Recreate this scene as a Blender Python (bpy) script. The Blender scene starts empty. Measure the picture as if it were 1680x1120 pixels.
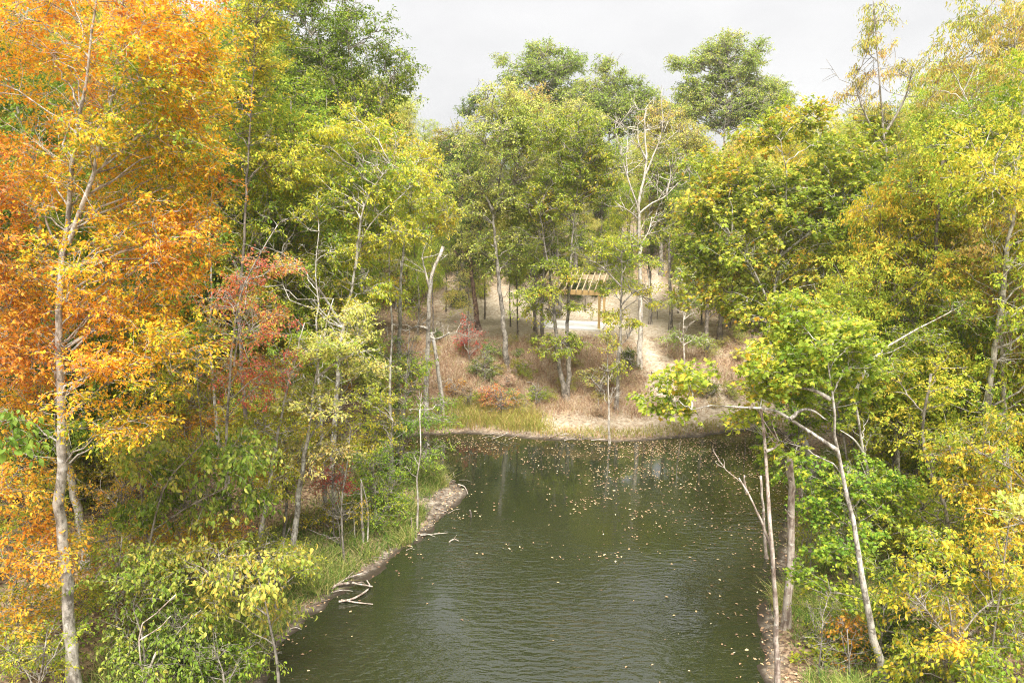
import bpy, math, random
import numpy as np
from mathutils import Vector

random.seed(7)
RNG = np.random.default_rng(11)
S = bpy.context.scene
C = S.collection
rad = math.radians

# ------------------------------------------------------------------ camera model (used to survey the place from the photo)
CAM = np.array([0.0, 0.0, 11.6]); PITCH = rad(11.07); F = 1200.0
def ray(u, v):
    x = (u - 840) / F; yc = (560 - v) / F
    return np.array([x, math.cos(PITCH) + yc * math.sin(PITCH), -math.sin(PITCH) + yc * math.cos(PITCH)])
def P(u, v, Y):
    d = ray(u, v); return CAM + d * (Y / d[1])
def px_scale(u, v, Y):
    return (Y / ray(u, v)[1]) / F
def project(p):
    d = np.asarray(p) - CAM
    zc = d[1] * math.cos(PITCH) - d[2] * math.sin(PITCH)
    yc = d[1] * math.sin(PITCH) + d[2] * math.cos(PITCH)
    return 840 + F * d[0] / zc, 560 - F * yc / zc

# ------------------------------------------------------------------ terrain
POND = np.array([(-5.2,-10),(-5.7,4),(-5.9,12),(-6.0,16.6),(-5.9,18.6),(-4.6,20.9),(-3.2,23.3),(-2.3,25.8),(-1.8,27.9),(-2.6,29.6),
                 (-4.4,31.2),(-5.4,33.2),(-4.8,34.7),(-3.0,35.2),(-1.0,34.9),(1.2,34.3),(4.7,33.9),(7.7,34.2),(11.0,35.2),(12.8,36.2),
                 (14.0,34.5),(13.2,31.0),(11.2,28.0),(9.4,23.8),(7.8,20.5),(6.6,17.9),(6.2,16.0),(6.0,8),(5.5,-10)])
def sdf(x, y):
    x = np.asarray(x, float); y = np.asarray(y, float)
    shp = x.shape; p = np.stack([x.ravel(), y.ravel()], 1)
    best = np.full(len(p), 1e9); inside = np.zeros(len(p), bool)
    n = len(POND)
    for i in range(n):
        a = POND[i]; b = POND[(i + 1) % n]; ab = b - a
        t = np.clip(((p - a) @ ab) / (ab @ ab), 0, 1)
        d = np.hypot(*(p - a - t[:, None] * ab).T)
        best = np.minimum(best, d)
        c = (a[1] > p[:, 1]) != (b[1] > p[:, 1])
        with np.errstate(divide='ignore', invalid='ignore'):
            xi = a[0] + (p[:, 1] - a[1]) / (b[1] - a[1] + 1e-12) * ab[0]
        inside ^= c & (p[:, 0] < xi)
    return np.where(inside, -best, best).reshape(shp)
def wob(x, y, f, s):
    return (np.sin(x*f+s) * np.cos(y*f*1.13+2.1*s) + np.sin((x*.7+y*.8)*f*1.7+3.3*s) * .6 + np.sin((x*.9-y*.6)*f*2.6+1.7*s) * .4) / 2
FARY = [30, 35, 37, 38.7, 42, 45.5, 47, 52, 56, 62, 70, 100, 300, 900]
FARZ = [0, .12, .40, .85, 1.9, 2.95, 3.07, 3.12, 4.0, 6.2, 7.0, 7.2, 7.5, 7.5]
def sst(a, b, x):
    t = np.clip((x - a) / (b - a), 0, 1); return t*t*(3-2*t)
def height(x, y, fine=True):
    x = np.asarray(x, float); y = np.asarray(y, float)
    d = sdf(x, y) + .22 * wob(x, y, 1.3, .4) + .15 * wob(x, y, 3.7, 1.4)
    side = .05 * np.clip(d, 0, .6) / .6 + .21 * np.clip(d - .3, 0, None)
    side = 7.5 * (1 - np.exp(-side / 7.5))
    far = np.interp(y, FARY, FARZ) + .08 * np.clip(np.abs(x - 4) - 14, 0, 40)
    far = np.minimum(far, .06 + .55 * np.clip(d, 0, None))
    w = sst(34.0, 41, y)
    z = side * (1 - w) + far * w
    if fine: z = z + np.clip(d / 3, 0, 1) * (.10 * wob(x, y, .9, 2.2) + .035 * wob(x, y, 2.9, .7)) * (1 - .8 * (sst(45, 47, y) - sst(53, 55, y)))
    return np.where(d < 0, np.maximum(-.28 * -d * 1.0, -1.6) , z)
def hz(x, y): return float(height(np.array([x]), np.array([y]))[0])
def G(u, v, tmax=140):
    d = ray(u, v); t = np.linspace(6, tmax, 6000)
    p = CAM + t[:, None] * d
    zz = np.maximum(height(p[:, 0], p[:, 1]), 0)
    k = np.argmax(p[:, 2] < zz)
    return p[k]

# ------------------------------------------------------------------ mesh helpers
def make_mesh(name, V, Fc, mats=(), smooth=True, attrs=None, fmat=None):
    V = np.asarray(V, np.float32); Fc = np.asarray(Fc, np.int32)
    m = bpy.data.meshes.new(name)
    n, k = Fc.shape
    m.vertices.add(len(V)); m.vertices.foreach_set('co', V.ravel())
    m.loops.add(n * k); m.loops.foreach_set('vertex_index', Fc.ravel())
    m.polygons.add(n); m.polygons.foreach_set('loop_start', np.arange(0, n * k, k, dtype=np.int32))
    m.polygons.foreach_set('use_smooth', np.full(n, smooth))
    if fmat is not None: m.polygons.foreach_set('material_index', np.asarray(fmat, np.int32))
    for a, val in (attrs or {}).items():
        val = np.asarray(val, np.float32)
        if val.ndim == 1:
            at = m.attributes.new(a, 'FLOAT', 'POINT'); at.data.foreach_set('value', val)
        else:
            at = m.attributes.new(a, 'FLOAT_COLOR', 'POINT'); at.data.foreach_set('color', val.ravel())
    for mt in mats: m.materials.append(mt)
    m.update(calc_edges=True); m.validate()
    return m
def link(name, mesh, parent=None, loc=None):
    o = bpy.data.objects.new(name, mesh); C.objects.link(o)
    if parent is not None: o.parent = parent
    if loc is not None: o.location = loc
    return o
def tag(o, label=None, cat=None, group=None, kind=None):
    if label: o['label'] = label
    if cat: o['category'] = cat
    if group: o['group'] = group
    if kind: o['kind'] = kind
    return o
def empty(name, loc, label, cat, group=None):
    o = bpy.data.objects.new(name, None); C.objects.link(o); o.location = loc; o.empty_display_size = .3
    return tag(o, label, cat, group)
def norm(a): return a / np.maximum(np.linalg.norm(a, axis=-1, keepdims=True), 1e-9)

def tubes(PL, R, sides):
    """PL (N,P,3) polylines, R (N,P) radii -> verts, quad faces"""
    N, Pn, _ = PL.shape
    T = np.gradient(PL, axis=1) if Pn > 1 else PL
    T = norm(T)
    ref = np.zeros_like(T); ref[..., 0] = 1
    bad = np.abs(T[..., 0]) > .9; ref[bad] = (0, 1, 0)
    ref = np.broadcast_to(ref[:, :1], T.shape)
    A = norm(np.cross(T, ref)); B = np.cross(T, A)
    th = np.arange(sides) * 2 * np.pi / sides
    V = PL[:, :, None] + R[:, :, None, None] * (np.cos(th)[None, None, :, None] * A[:, :, None] + np.sin(th)[None, None, :, None] * B[:, :, None])
    V = V.reshape(-1, 3)
    i = np.arange(N)[:, None, None]; j = np.arange(Pn - 1)[None, :, None]; k = np.arange(sides)[None, None, :]
    b = (i * Pn + j) * sides; k2 = (k + 1) % sides
    Q = np.stack([b + k, b + k2, b + sides + k2, b + sides + k], -1).reshape(-1, 4)
    return V, Q
class MB:
    def __init__(s): s.V = []; s.F = []; s.n = 0
    def add(s, V, Fc): s.V.append(V); s.F.append(Fc + s.n); s.n += len(V)
    def tube(s, pts, rads, sides=8): 
        V, Q = tubes(np.asarray(pts, float)[None], np.asarray(rads, float)[None], sides); s.add(V, Q)
        # close the end with a quad fan (degenerate quads stay planar)
        top = len(V) - sides
        if sides % 2 == 0:
            caps = [[top, top + i, top + i + 1, top + i + 2] for i in range(1, sides - 2, 2)]
            s.F.append(np.array(caps) + s.n - len(V))
    def box(s, c, half, M=np.eye(3)):
        c = np.asarray(c, float); h = np.asarray(half, float)
        sg = np.array([(-1,-1,-1),(1,-1,-1),(1,1,-1),(-1,1,-1),(-1,-1,1),(1,-1,1),(1,1,1),(-1,1,1)], float)
        V = c + (sg * h) @ np.asarray(M).T
        s.add(V, np.array([(0,3,2,1),(4,5,6,7),(0,1,5,4),(1,2,6,5),(2,3,7,6),(3,0,4,7)]))
    def mesh(s, name, mats, smooth=True): return make_mesh(name, np.concatenate(s.V), np.concatenate(s.F), mats, smooth)
def resample(pts, n):
    pts = np.asarray(pts, float)
    # Catmull-Rom through the points, then even spacing
    q = np.vstack([2*pts[0]-pts[1], pts, 2*pts[-1]-pts[-2]])
    out = []
    for i in range(1, len(q) - 2):
        t = np.linspace(0, 1, 12, endpoint=False)[:, None]
        a, b, c, d = q[i-1], q[i], q[i+1], q[i+2]
        out.append(.5 * ((2*b) + (c-a)*t + (2*a-5*b+4*c-d)*t*t + (3*b-a-3*c+d)*t**3))
    out = np.vstack(out + [pts[-1:]])
    s = np.r_[0, np.cumsum(np.linalg.norm(np.diff(out, axis=0), axis=1))]
    x = np.linspace(0, s[-1], n)
    return np.stack([np.interp(x, s, out[:, k]) for k in range(3)], 1)

# ------------------------------------------------------------------ materials
def nt(m): m.use_nodes = True; t = m.node_tree; t.nodes.clear(); return t
def nd(t, typ, **kw):
    n = t.nodes.new(typ)
    for k, v in kw.items():
        if k.startswith('i_'): n.inputs[k[2:].replace('_', ' ')].default_value = v
        elif k.startswith('n'): n.inputs[int(k[1:])].default_value = v
        else: setattr(n, k, v)
    return n
def ramp(t, stops, interp='LINEAR'):
    n = t.nodes.new('ShaderNodeValToRGB'); r = n.color_ramp; r.interpolation = interp
    while len(r.elements) < len(stops): r.elements.new(.5)
    for e, (p, c) in zip(r.elements, stops): e.position = p; e.color = (*c, 1)
    return n
def leaf_mat(name, stops, trans=.44, rough=.5, sat=.98):
    m = bpy.data.materials.new(name); t = nt(m); L = t.links.new
    at = nd(t, 'ShaderNodeAttribute', attribute_name='tint')
    rp = ramp(t, stops)
    L(at.outputs['Fac'], rp.inputs[0])
    oi = nd(t, 'ShaderNodeObjectInfo'); hs = nd(t, 'ShaderNodeHueSaturation')
    mh = nd(t, 'ShaderNodeMapRange', n3=.485, n4=.515); mv = nd(t, 'ShaderNodeMapRange', n3=1.12, n4=1.50)
    L(oi.outputs['Random'], mh.inputs[0]); L(mh.outputs[0], hs.inputs['Hue'])
    at2 = nd(t, 'ShaderNodeAttribute', attribute_name='vary')
    L(at2.outputs['Fac'], mv.inputs[0]); L(mv.outputs[0], hs.inputs['Value'])
    L(rp.outputs[0], hs.inputs['Color'])
    pb = nd(t, 'ShaderNodeBsdfPrincipled', i_Roughness=rough); pb.inputs['Specular IOR Level'].default_value = .18; hs.inputs['Saturation'].default_value = sat
    tr = nd(t, 'ShaderNodeBsdfTranslucent'); mx = nd(t, 'ShaderNodeMixShader', n0=trans)
    L(hs.outputs[0], pb.inputs['Base Color']); L(hs.outputs[0], tr.inputs[0])
    L(pb.outputs[0], mx.inputs[1]); L(tr.outputs[0], mx.inputs[2])
    out = nd(t, 'ShaderNodeOutputMaterial'); L(mx.outputs[0], out.inputs[0])
    return m
def bark_mat(name, light, mid, dark, zs=.35):
    m = bpy.data.materials.new(name); t = nt(m); L = t.links.new
    tc = nd(t, 'ShaderNodeTexCoord'); mp = nd(t, 'ShaderNodeMapping'); mp.inputs['Scale'].default_value = (1, 1, zs)
    L(tc.outputs['Object'], mp.inputs[0])
    n1 = nd(t, 'ShaderNodeTexNoise', i_Scale=11.0, i_Detail=7.0, i_Roughness=.75); L(mp.outputs[0], n1.inputs[0])
    n2 = nd(t, 'ShaderNodeTexNoise', i_Scale=2.6, i_Detail=4.0, i_Roughness=.6); L(tc.outputs['Object'], n2.inputs[0])
    rp = ramp(t, [(.425, dark), (.5, mid), (.56, light)]); 
    mx = nd(t, 'ShaderNodeMath', operation='MULTIPLY_ADD', n1=.55, n2=0.0); L(n1.outputs[0], mx.inputs[0])
    m2 = nd(t, 'ShaderNodeMath', operation='MULTIPLY_ADD', n1=.45); L(n2.outputs[0], m2.inputs[0]); L(mx.outputs[0], m2.inputs[2])
    L(m2.outputs[0], rp.inputs[0])
    n3 = nd(t, 'ShaderNodeTexNoise', i_Scale=6.5, i_Detail=5.0, i_Roughness=.65); L(tc.outputs['Object'], n3.inputs[0])
    lm = nd(t, 'ShaderNodeMapRange', n1=.56, n2=.64, n3=0.0, n4=.75); L(n3.outputs[0], lm.inputs[0])
    lx = nd(t, 'ShaderNodeMix', data_type='RGBA'); L(lm.outputs[0], lx.inputs[0]); L(rp.outputs[0], lx.inputs[6]); lx.inputs[7].default_value = tuple(min(.78, c * 1.35 + .05) for c in light) + (1,)
    dm = nd(t, 'ShaderNodeMapRange', n1=.42, n2=.36, n3=0.0, n4=.8); L(n3.outputs[0], dm.inputs[0])
    dx = nd(t, 'ShaderNodeMix', data_type='RGBA'); L(dm.outputs[0], dx.inputs[0]); L(lx.outputs[2], dx.inputs[6]); dx.inputs[7].default_value = tuple(c * .8 for c in dark) + (1,)
    pb = nd(t, 'ShaderNodeBsdfPrincipled', i_Roughness=.9); L(dx.outputs[2], pb.inputs['Base Color'])
    bp = nd(t, 'ShaderNodeBump', i_Strength=.9, i_Distance=.03); L(n1.outputs[0], bp.inputs['Height']); L(bp.outputs[0], pb.inputs['Normal'])
    out = nd(t, 'ShaderNodeOutputMaterial'); L(pb.outputs[0], out.inputs[0])
    return m
def plain_mat(name, c1, c2, scale=6., rough=.8, bump=.3, stretch=(1,1,1)):
    m = bpy.data.materials.new(name); t = nt(m); L = t.links.new
    tc = nd(t, 'ShaderNodeTexCoord'); mp = nd(t, 'ShaderNodeMapping'); mp.inputs['Scale'].default_value = stretch
    L(tc.outputs['Object'], mp.inputs[0])
    n1 = nd(t, 'ShaderNodeTexNoise', i_Scale=scale, i_Detail=6.0, i_Roughness=.65); L(mp.outputs[0], n1.inputs[0])
    rp = ramp(t, [(.35, c1), (.65, c2)]); L(n1.outputs[0], rp.inputs[0])
    pb = nd(t, 'ShaderNodeBsdfPrincipled', i_Roughness=rough); L(rp.outputs[0], pb.inputs['Base Color'])
    bp = nd(t, 'ShaderNodeBump', i_Strength=bump, i_Distance=.01); L(n1.outputs[0], bp.inputs['Height']); L(bp.outputs[0], pb.inputs['Normal'])
    out = nd(t, 'ShaderNodeOutputMaterial'); L(pb.outputs[0], out.inputs[0])
    return m

def ev(*cs):
    n = len(cs); return [((i + .0) / (n - 1) * .8 + .1, c) for i, c in enumerate(cs)]
PAL = {
 'orange':  leaf_mat('orange_leaf', ev((.22,.30,.03),(.62,.50,.04),(.80,.46,.04),(.72,.29,.035),(.50,.19,.05)), sat=1.0),
 'rust':    leaf_mat('rust_leaf', ev((.60,.44,.04),(.64,.37,.035),(.58,.28,.04),(.46,.19,.045),(.54,.34,.10))),
 'amber':   leaf_mat('amber_leaf', ev((.22,.28,.03),(.46,.42,.04),(.68,.46,.035),(.70,.36,.03),(.62,.26,.03))),
 'yellow':  leaf_mat('yellow_leaf', ev((.20,.30,.03),(.40,.42,.035),(.66,.54,.04),(.74,.52,.045),(.66,.34,.05))),
 'lime':    leaf_mat('lime_leaf', ev((.14,.25,.025),(.27,.38,.035),(.42,.46,.04),(.58,.52,.05),(.64,.48,.07))),
 'pale':    leaf_mat('pale_green_leaf', ev((.22,.34,.05),(.40,.48,.08),(.56,.58,.13),(.66,.64,.24),(.68,.52,.14))),
 'maple':   leaf_mat('maple_green_leaf', ev((.13,.22,.02),(.22,.32,.03),(.34,.43,.045),(.52,.53,.055),(.72,.45,.05))),
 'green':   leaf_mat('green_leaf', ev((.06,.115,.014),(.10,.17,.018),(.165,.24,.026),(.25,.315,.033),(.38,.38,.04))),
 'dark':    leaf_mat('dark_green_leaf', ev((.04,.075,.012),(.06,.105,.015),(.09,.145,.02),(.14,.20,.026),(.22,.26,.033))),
 'olive':   leaf_mat('olive_leaf', ev((.12,.19,.025),(.20,.27,.035),(.31,.34,.045),(.42,.38,.06),(.48,.34,.07))),
 'tan':     leaf_mat('tan_yellow_leaf', ev((.28,.36,.06),(.46,.46,.08),(.60,.54,.12),(.66,.48,.15),(.56,.34,.14))),
 'red':     leaf_mat('red_leaf', ev((.52,.48,.07),(.70,.36,.10),(.70,.17,.11),(.72,.24,.15),(.60,.13,.10))),
 'pink':    leaf_mat('pink_red_leaf', ev((.40,.40,.06),(.62,.30,.14),(.62,.13,.11),(.56,.08,.08),(.60,.18,.16))),
 'bigleaf': leaf_mat('broad_green_leaf', ev((.10,.17,.02),(.16,.25,.03),(.26,.35,.045),(.44,.46,.09),(.66,.52,.09)), rough=.38),
 'needle':  leaf_mat('needle_green', ev((.035,.075,.018),(.055,.11,.025),(.08,.15,.03),(.11,.18,.04),(.15,.2,.05)), trans=.15),
}
B_PALE = bark_mat('pale_grey_bark', (.62,.58,.52), (.42,.39,.34), (.17,.15,.125))
B_GREY = bark_mat('grey_bark', (.40,.36,.31), (.27,.24,.20), (.11,.095,.08))
B_DARK = bark_mat('dark_bark', (.26,.22,.18), (.17,.14,.115), (.07,.058,.048))
B_PINE = bark_mat('reddish_pine_bark', (.36,.24,.19), (.23,.145,.11), (.09,.06,.05))
B_DEAD = bark_mat('bleached_dead_wood', (.74,.68,.60), (.56,.50,.43), (.25,.21,.17), .2)
B_SNAG = bark_mat('peeling_snag_wood', (.64,.56,.49), (.48,.39,.33), (.22,.16,.13), .15)

# ------------------------------------------------------------------ leaves
def leaf_template(kind):
    if kind == 'simple':   # folded rhombus
        V = [(0,0,0),(.45,.27,.05),(1,0,-.08),(.45,-.27,.05)]; Fc = [(0,2,1),(0,3,2)]
    elif kind == 'oval':   # pointed oval with a fold and a drooping tip
        V = [(0,0,0),(.28,.24,.06),(.62,.23,.03),(1,0,-.16),(.62,-.23,.03),(.28,-.24,.06),(.45,0,0)]
        Fc = [(0,6,1),(1,6,2),(2,6,3),(0,5,6),(5,4,6),(4,3,6)]
    elif kind == 'lobed':  # five-pointed maple leaf
        V = [(.0,0,0),(.12,.30,.02),(-.05,.42,.0),(.30,.40,-.02),(.42,.62,-.06),(.58,.22,.03),(1,0,-.12),(.58,-.22,.03),(.42,-.62,-.06),(.30,-.40,-.02),(-.05,-.42,0),(.12,-.30,.02),(.42,0,.03)]
        Fc = [(12,i+1,i) for i in range(0,11)] + [(12,0,11)]
    elif kind == 'narrow':  # lance leaf
        V = [(0,0,0),(.4,.15,.03),(1,0,-.15),(.4,-.15,.03)]; Fc = [(0,2,1),(0,3,2)]
    return np.array(V, float), np.array(Fc)
LEAF = {k: leaf_template(k) for k in ('simple','oval','lobed','narrow')}
def build_leaves(pos, d, n, size, kind):
    TV, TF = LEAF[kind]
    d = norm(d); s = norm(np.cross(n, d)); n2 = np.cross(d, s)
    h = np.modf(np.abs(pos[:, 0] * 91.7 + pos[:, 1] * 57.3 + pos[:, 2] * 33.1))[0]; h2 = np.modf(h * 37.7)[0]
    cu = (-1.0 + 4.0 * h)[:, None, None]; wd = (.65 + .55 * h2)[:, None, None]
    V = pos[:, None] + size[:, None, None] * (TV[None, :, 0:1] * d[:, None] + wd * TV[None, :, 1:2] * s[:, None] + cu * TV[None, :, 2:3] * n2[:, None])
    k = len(TV)
    Fc = (np.arange(len(pos)) * k)[:, None, None] + TF[None]
    return V.reshape(-1, 3), Fc.reshape(-1, 3), k
def pnoise(p, sc, seed):
    q = p / sc + seed * 7.13
    return (np.sin(q[:, 0]*1.7+q[:, 1]*.9+seed) * np.sin(q[:, 2]*2.1+q[:, 1]*1.3) + np.sin(q[:, 0]*.8-q[:, 2]*1.4+2*seed) * .8 + np.sin(q[:, 1]*2.3+q[:, 2]*.7-q[:, 0]*1.1) * .5) / 2.3

def foliage(centers, axis, rng, twigs=6, per=9, tw=.5, size=.11, kind='simple', droop=.35, flat=.45, tint=(.5,.22,.16), seed=1., twig_r=.006, nscale=1.3):
    """Sprays of twiglets with leaves. axis(3,) trunk point used to know what is outward."""
    n = len(centers)
    out = centers - axis; out[:, 2] *= .3; out = norm(out + 1e-6)
    ang = rng.uniform(0, 2*np.pi, (n, twigs))
    dirs = np.stack([np.cos(ang), np.sin(ang), rng.normal(.05, flat, (n, twigs))], -1) + out[:, None] * .55
    dirs = norm(dirs); ln = tw * rng.uniform(.55, 1.25, (n, twigs, 1))
    st = centers[:, None] + rng.normal(0, .10 * tw / .5, (n, twigs, 3)) * (1, 1, .8)
    mid = st + dirs * ln * .55
    end = st + dirs * ln; end[..., 2] -= droop * ln[..., 0] * .55
    TW = np.stack([st, mid, end], 2).reshape(-1, 3, 3)
    R = np.tile(np.array([[twig_r, twig_r*.75, twig_r*.4]]), (len(TW), 1))
    t = np.clip(rng.uniform(.12, 1.06, (len(TW), per, 1)), 0, 1.05)
    pos = np.where(t < .55, TW[:, None, 0] + (TW[:, None, 1] - TW[:, None, 0]) * t / .55, TW[:, None, 1] + (TW[:, None, 2] - TW[:, None, 1]) * (t - .55) / .45)
    pos = pos + rng.normal(0, size * .42, pos.shape)
    td = norm(TW[:, 2] - TW[:, 1])[:, None]
    d = td * .75 + rng.normal(0, .6, pos.shape); d[..., 2] -= droop * .9
    nn = rng.normal(0, .55, pos.shape); nn[..., 2] += 1.0; nn += .35 * np.repeat(np.repeat(out, twigs, 0)[:, None], per, 1)
    m = pos.shape[0] * per
    pos = pos.reshape(m, 3); d = d.reshape(m, 3); nn = nn.reshape(m, 3)
    sz = size * rng.uniform(.45, 1.3, m)
    V, Fc, k = build_leaves(pos, d, nn, sz, kind)
    ct = tint[0] + tint[1] * (pnoise(centers, nscale, seed) + rng.normal(0, .35, n))
    lt = np.repeat(ct, twigs * per) + rng.normal(0, tint[2], m)
    return V, Fc, np.repeat(np.clip(lt, 0, 1), k), np.repeat(rng.random(m), k), TW, R

def clusters_in(ells, dens, rng, gap=0.0, seed=1.):
    out = []
    for (c, r) in ells:
        n = max(4, int(dens * math.pi * r[0] * r[2]))
        u = norm(rng.normal(0, 1, (n * 2, 3))); rr = rng.random((n * 2, 1)) ** .42
        p = np.asarray(c) + u * rr * np.asarray(r)
        keep = (pnoise(p, .75, seed) > gap - .9 * rng.random(len(p)) - .15)
        out.append(p[keep][:n])
    return np.vstack(out)

def grow(trunks, radii, centers, rng, limbs_n, sides=10, branch_r=.5, twig_tubes=None, br_min=.012):
    """trunks: list of (P,3) polylines; returns MB of trunk + limbs that reach every spray centre."""
    mb = MB(); samp = []; sr = []
    for ti_, (pts, (r0, r1)) in enumerate(zip(trunks, radii)):
        n = max(10, int(np.linalg.norm(np.diff(pts, axis=0), axis=1).sum() / .45))
        q = resample(pts, min(n, 40))
        s = np.linspace(0, 1, len(q)); r = r0 + (r1 - r0) * s ** .85
        r = r * (1 + .45 * np.exp(-s * 26) * (r0 > .05) * (ti_ == 0)) * (1 + rng.normal(0, .035, len(q)))
        q = q + rng.normal(0, .14 * r0, q.shape) * np.array([1, 1, .2])
        mb.tube(q, r, sides); samp.append(q[len(q)//4:]); sr.append(r[len(q)//4:])
    if centers is None or not len(centers): return mb
    samp = np.vstack(samp); sr = np.concatenate(sr)
    n = len(centers); k = min(limbs_n, n)
    cen = centers[rng.choice(n, k, replace=False)]
    for _ in range(3):
        a = np.argmin(((centers[:, None] - cen[None]) ** 2).sum(-1), 1)
        cen = np.array([centers[a == i].mean(0) if (a == i).any() else cen[i] for i in range(k)])
    LP = []; LR = []
    for i in range(k):
        dv = cen[i] - samp; dist = np.linalg.norm(dv, axis=1)
        cost = dist + 2.2 * np.maximum(0, samp[:, 2] - (cen[i, 2] - .42 * dist))
        j = np.argmin(cost); a0 = samp[j]; L = dist[j]
        c1 = a0 + (cen[i] - a0) * .5 + np.array([0, 0, .10 * L]) + rng.normal(0, .07 * L, 3)
        t = np.linspace(0, 1, 9)[:, None]
        q = (1-t)**2 * a0 + 2*t*(1-t) * c1 + t*t * cen[i]
        q[1:-1] += rng.normal(0, .022 * L, q[1:-1].shape)
        LP.append(q); rb = min(sr[j] * branch_r, .008 + .0072 * L); LR.append(np.linspace(max(rb, br_min*1.4), br_min, 9))
    LP = np.array(LP); LR = np.array(LR)
    mb.add(*tubes(LP, LR, 5))
    SP = []; SR = []
    for c, i in zip(centers, a):
        pts = LP[i][2:]; dist = np.linalg.norm(pts - c, axis=1)
        cost = dist + 1.2 * np.maximum(0, pts[:, 2] - c[2] + .2 * dist)
        j = np.argmin(cost); p0 = pts[j]; L = dist[j]
        m = (p0 + c) / 2 + np.array([0, 0, .06 * L]) + rng.normal(0, .09 * L, 3)
        m0 = p0 * .6 + m * .4 + rng.normal(0, .04 * L, 3); m1 = c * .45 + m * .55 + rng.normal(0, .04 * L, 3)
        SP.append([p0, m0, m1, c]); SR.append([br_min, br_min*.85, br_min*.7, br_min*.5])
    mb.add(*tubes(np.array(SP), np.array(SR), 4))
    if twig_tubes is not None and len(twig_tubes[0]): mb.add(*tubes(twig_tubes[0], twig_tubes[1], 3))
    return mb

SEED = [100]
def hero(name, label, cat, stems, crowns, pal=None, Y=None, r=(.12,.03), bark=B_GREY, dens=7., twigs=6, per=9, tw=.45, size=.11,
         kind='simple', droop=.35, tint=(.5,.22,.16), limbs=None, group=None, ry=None, gap=0., flat=.45, bare_twigs=0, sr=None, wobY=.15, crown_name='crown', br_min=.012):
    """A surveyed plant: stems and crown masses given where they stand, at their own depth Y."""
    dens *= 1.3; size *= .84; per = int(round(per * 1.4)); SEED[0] += 1; rng = np.random.default_rng(SEED[0])
    if Y is None: Y = G(*stems[0][0])[1]
    if len(crowns): br_min = max(br_min * .8, Y * .00058); bare_twigs = 0 if bare_twigs < 0 else bare_twigs or int(10 + 3 * len(crowns))
    W = []
    for si, st in enumerate(stems):
        ph = rng.uniform(0, 6); pts = []
        for k, q in enumerate(st):
            dy = q[2] if len(q) > 2 else 0.0
            pts.append(P(q[0], q[1], Y + dy + wobY * math.sin(ph + k * 1.1) * (k > 0) ))
        W.append(np.array(pts))
    b = W[0][0]; gz = hz(b[0], b[1]); 
    if gz < 0: gz = max(gz, -.6)
    if b[2] > gz + .05: W[0] = np.vstack([[b[0], b[1], gz - .15], W[0]])
    else: W[0][0][2] = min(W[0][0][2], gz - .15)
    base = np.array([b[0], b[1], gz])
    ells = []
    for q in crowns:
        u, v, ru, rv = q[:4]; dy = q[4] if len(q) > 4 else .65
        s = px_scale(u, v, Y + dy); rx = ru * s; rz = rv * s
        ells.append((P(u, v, Y + dy), (rx, ry or max(.5, min(2.2, (rx + rz) * .55)), rz)))
    if len(ells):
        cen = clusters_in(ells, dens, rng, gap, SEED[0] * .37)
        cen[:, 2] = np.maximum(cen[:, 2], height(cen[:, 0], cen[:, 1]) + .15)
        ax = W[0].mean(0)
        V, Fc, ti, va, TW, R = foliage(cen, ax, rng, twigs, per, tw, size, kind, droop, flat, tint, SEED[0] * .61, twig_r=br_min * .55)
    else:
        cen = None; TW = None
    if len(ells): r = (r[0], min(r[1], .012)); sr = (sr[0], .01) if sr else None
    rr = [r] + [(sr or (r[0] * .45, r[1]))] * (len(W) - 1)
    if bare_twigs:   # dead limbs without leaves
        src = np.vstack([resample(w, 14)[5:] for w in W])
        a0 = src[rng.integers(0, len(src), bare_twigs)]
        dd = norm(np.stack([rng.normal(0, 1, bare_twigs), rng.normal(0, .8, bare_twigs), rng.uniform(.1, 1.0, bare_twigs)], 1))
        L = rng.uniform(.35, 1.7, (bare_twigs, 1)) * min(1, .3 + r[0] * 4) * (1 if not len(ells) else .9)
        m1 = a0 + dd * L * .5 + rng.normal(0, .07, a0.shape); e1 = a0 + dd * L + np.array([0, 0, .25]) * L + rng.normal(0, .1, a0.shape)
        BT = np.stack([a0, m1, e1], 1); BR = np.tile([[.022, .016, .009]], (bare_twigs, 1)) * ((1 if r[0] > .1 else .6) if not len(ells) else min(1, Y / 45))
        q0 = np.repeat(m1, 4, 0); k4 = rng.random((len(q0), 1)); q0 = q0 + (np.repeat(e1, 4, 0) - q0) * k4
        d4 = norm(np.repeat(dd, 4, 0) + rng.normal(0, .6, q0.shape) + [0, 0, .3]) * np.repeat(L, 4, 0) * rng.uniform(.2, .5, (len(q0), 1))
        BT = np.concatenate([BT, np.stack([q0, q0 + d4 * .5 + rng.normal(0, .03, q0.shape), q0 + d4], 1)]); BR = np.concatenate([BR, np.tile([[.013, .010, .006]], (len(q0), 1)) * ((1 if r[0] > .1 else .6) if not len(ells) else min(1, Y / 45))])
    mb = grow(W, rr, cen, rng, limbs or (max(3, len(cen) // 11) if cen is not None else 1), twig_tubes=(TW, R) if cen is not None else None, br_min=br_min)
    if bare_twigs: mb.add(*tubes(BT, BR, 4))
    root = empty(name, base, label, cat, group)
    for k in range(len(mb.V)): mb.V[k] = mb.V[k] - base
    link('trunk', mb.mesh(name + '_trunk', [bark]), root)
    if cen is not None:
        link(crown_name, make_mesh(name + '_crown', V - base, Fc, [PAL[pal]], False, {'tint': ti, 'vary': va}), root)
    return root

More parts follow.
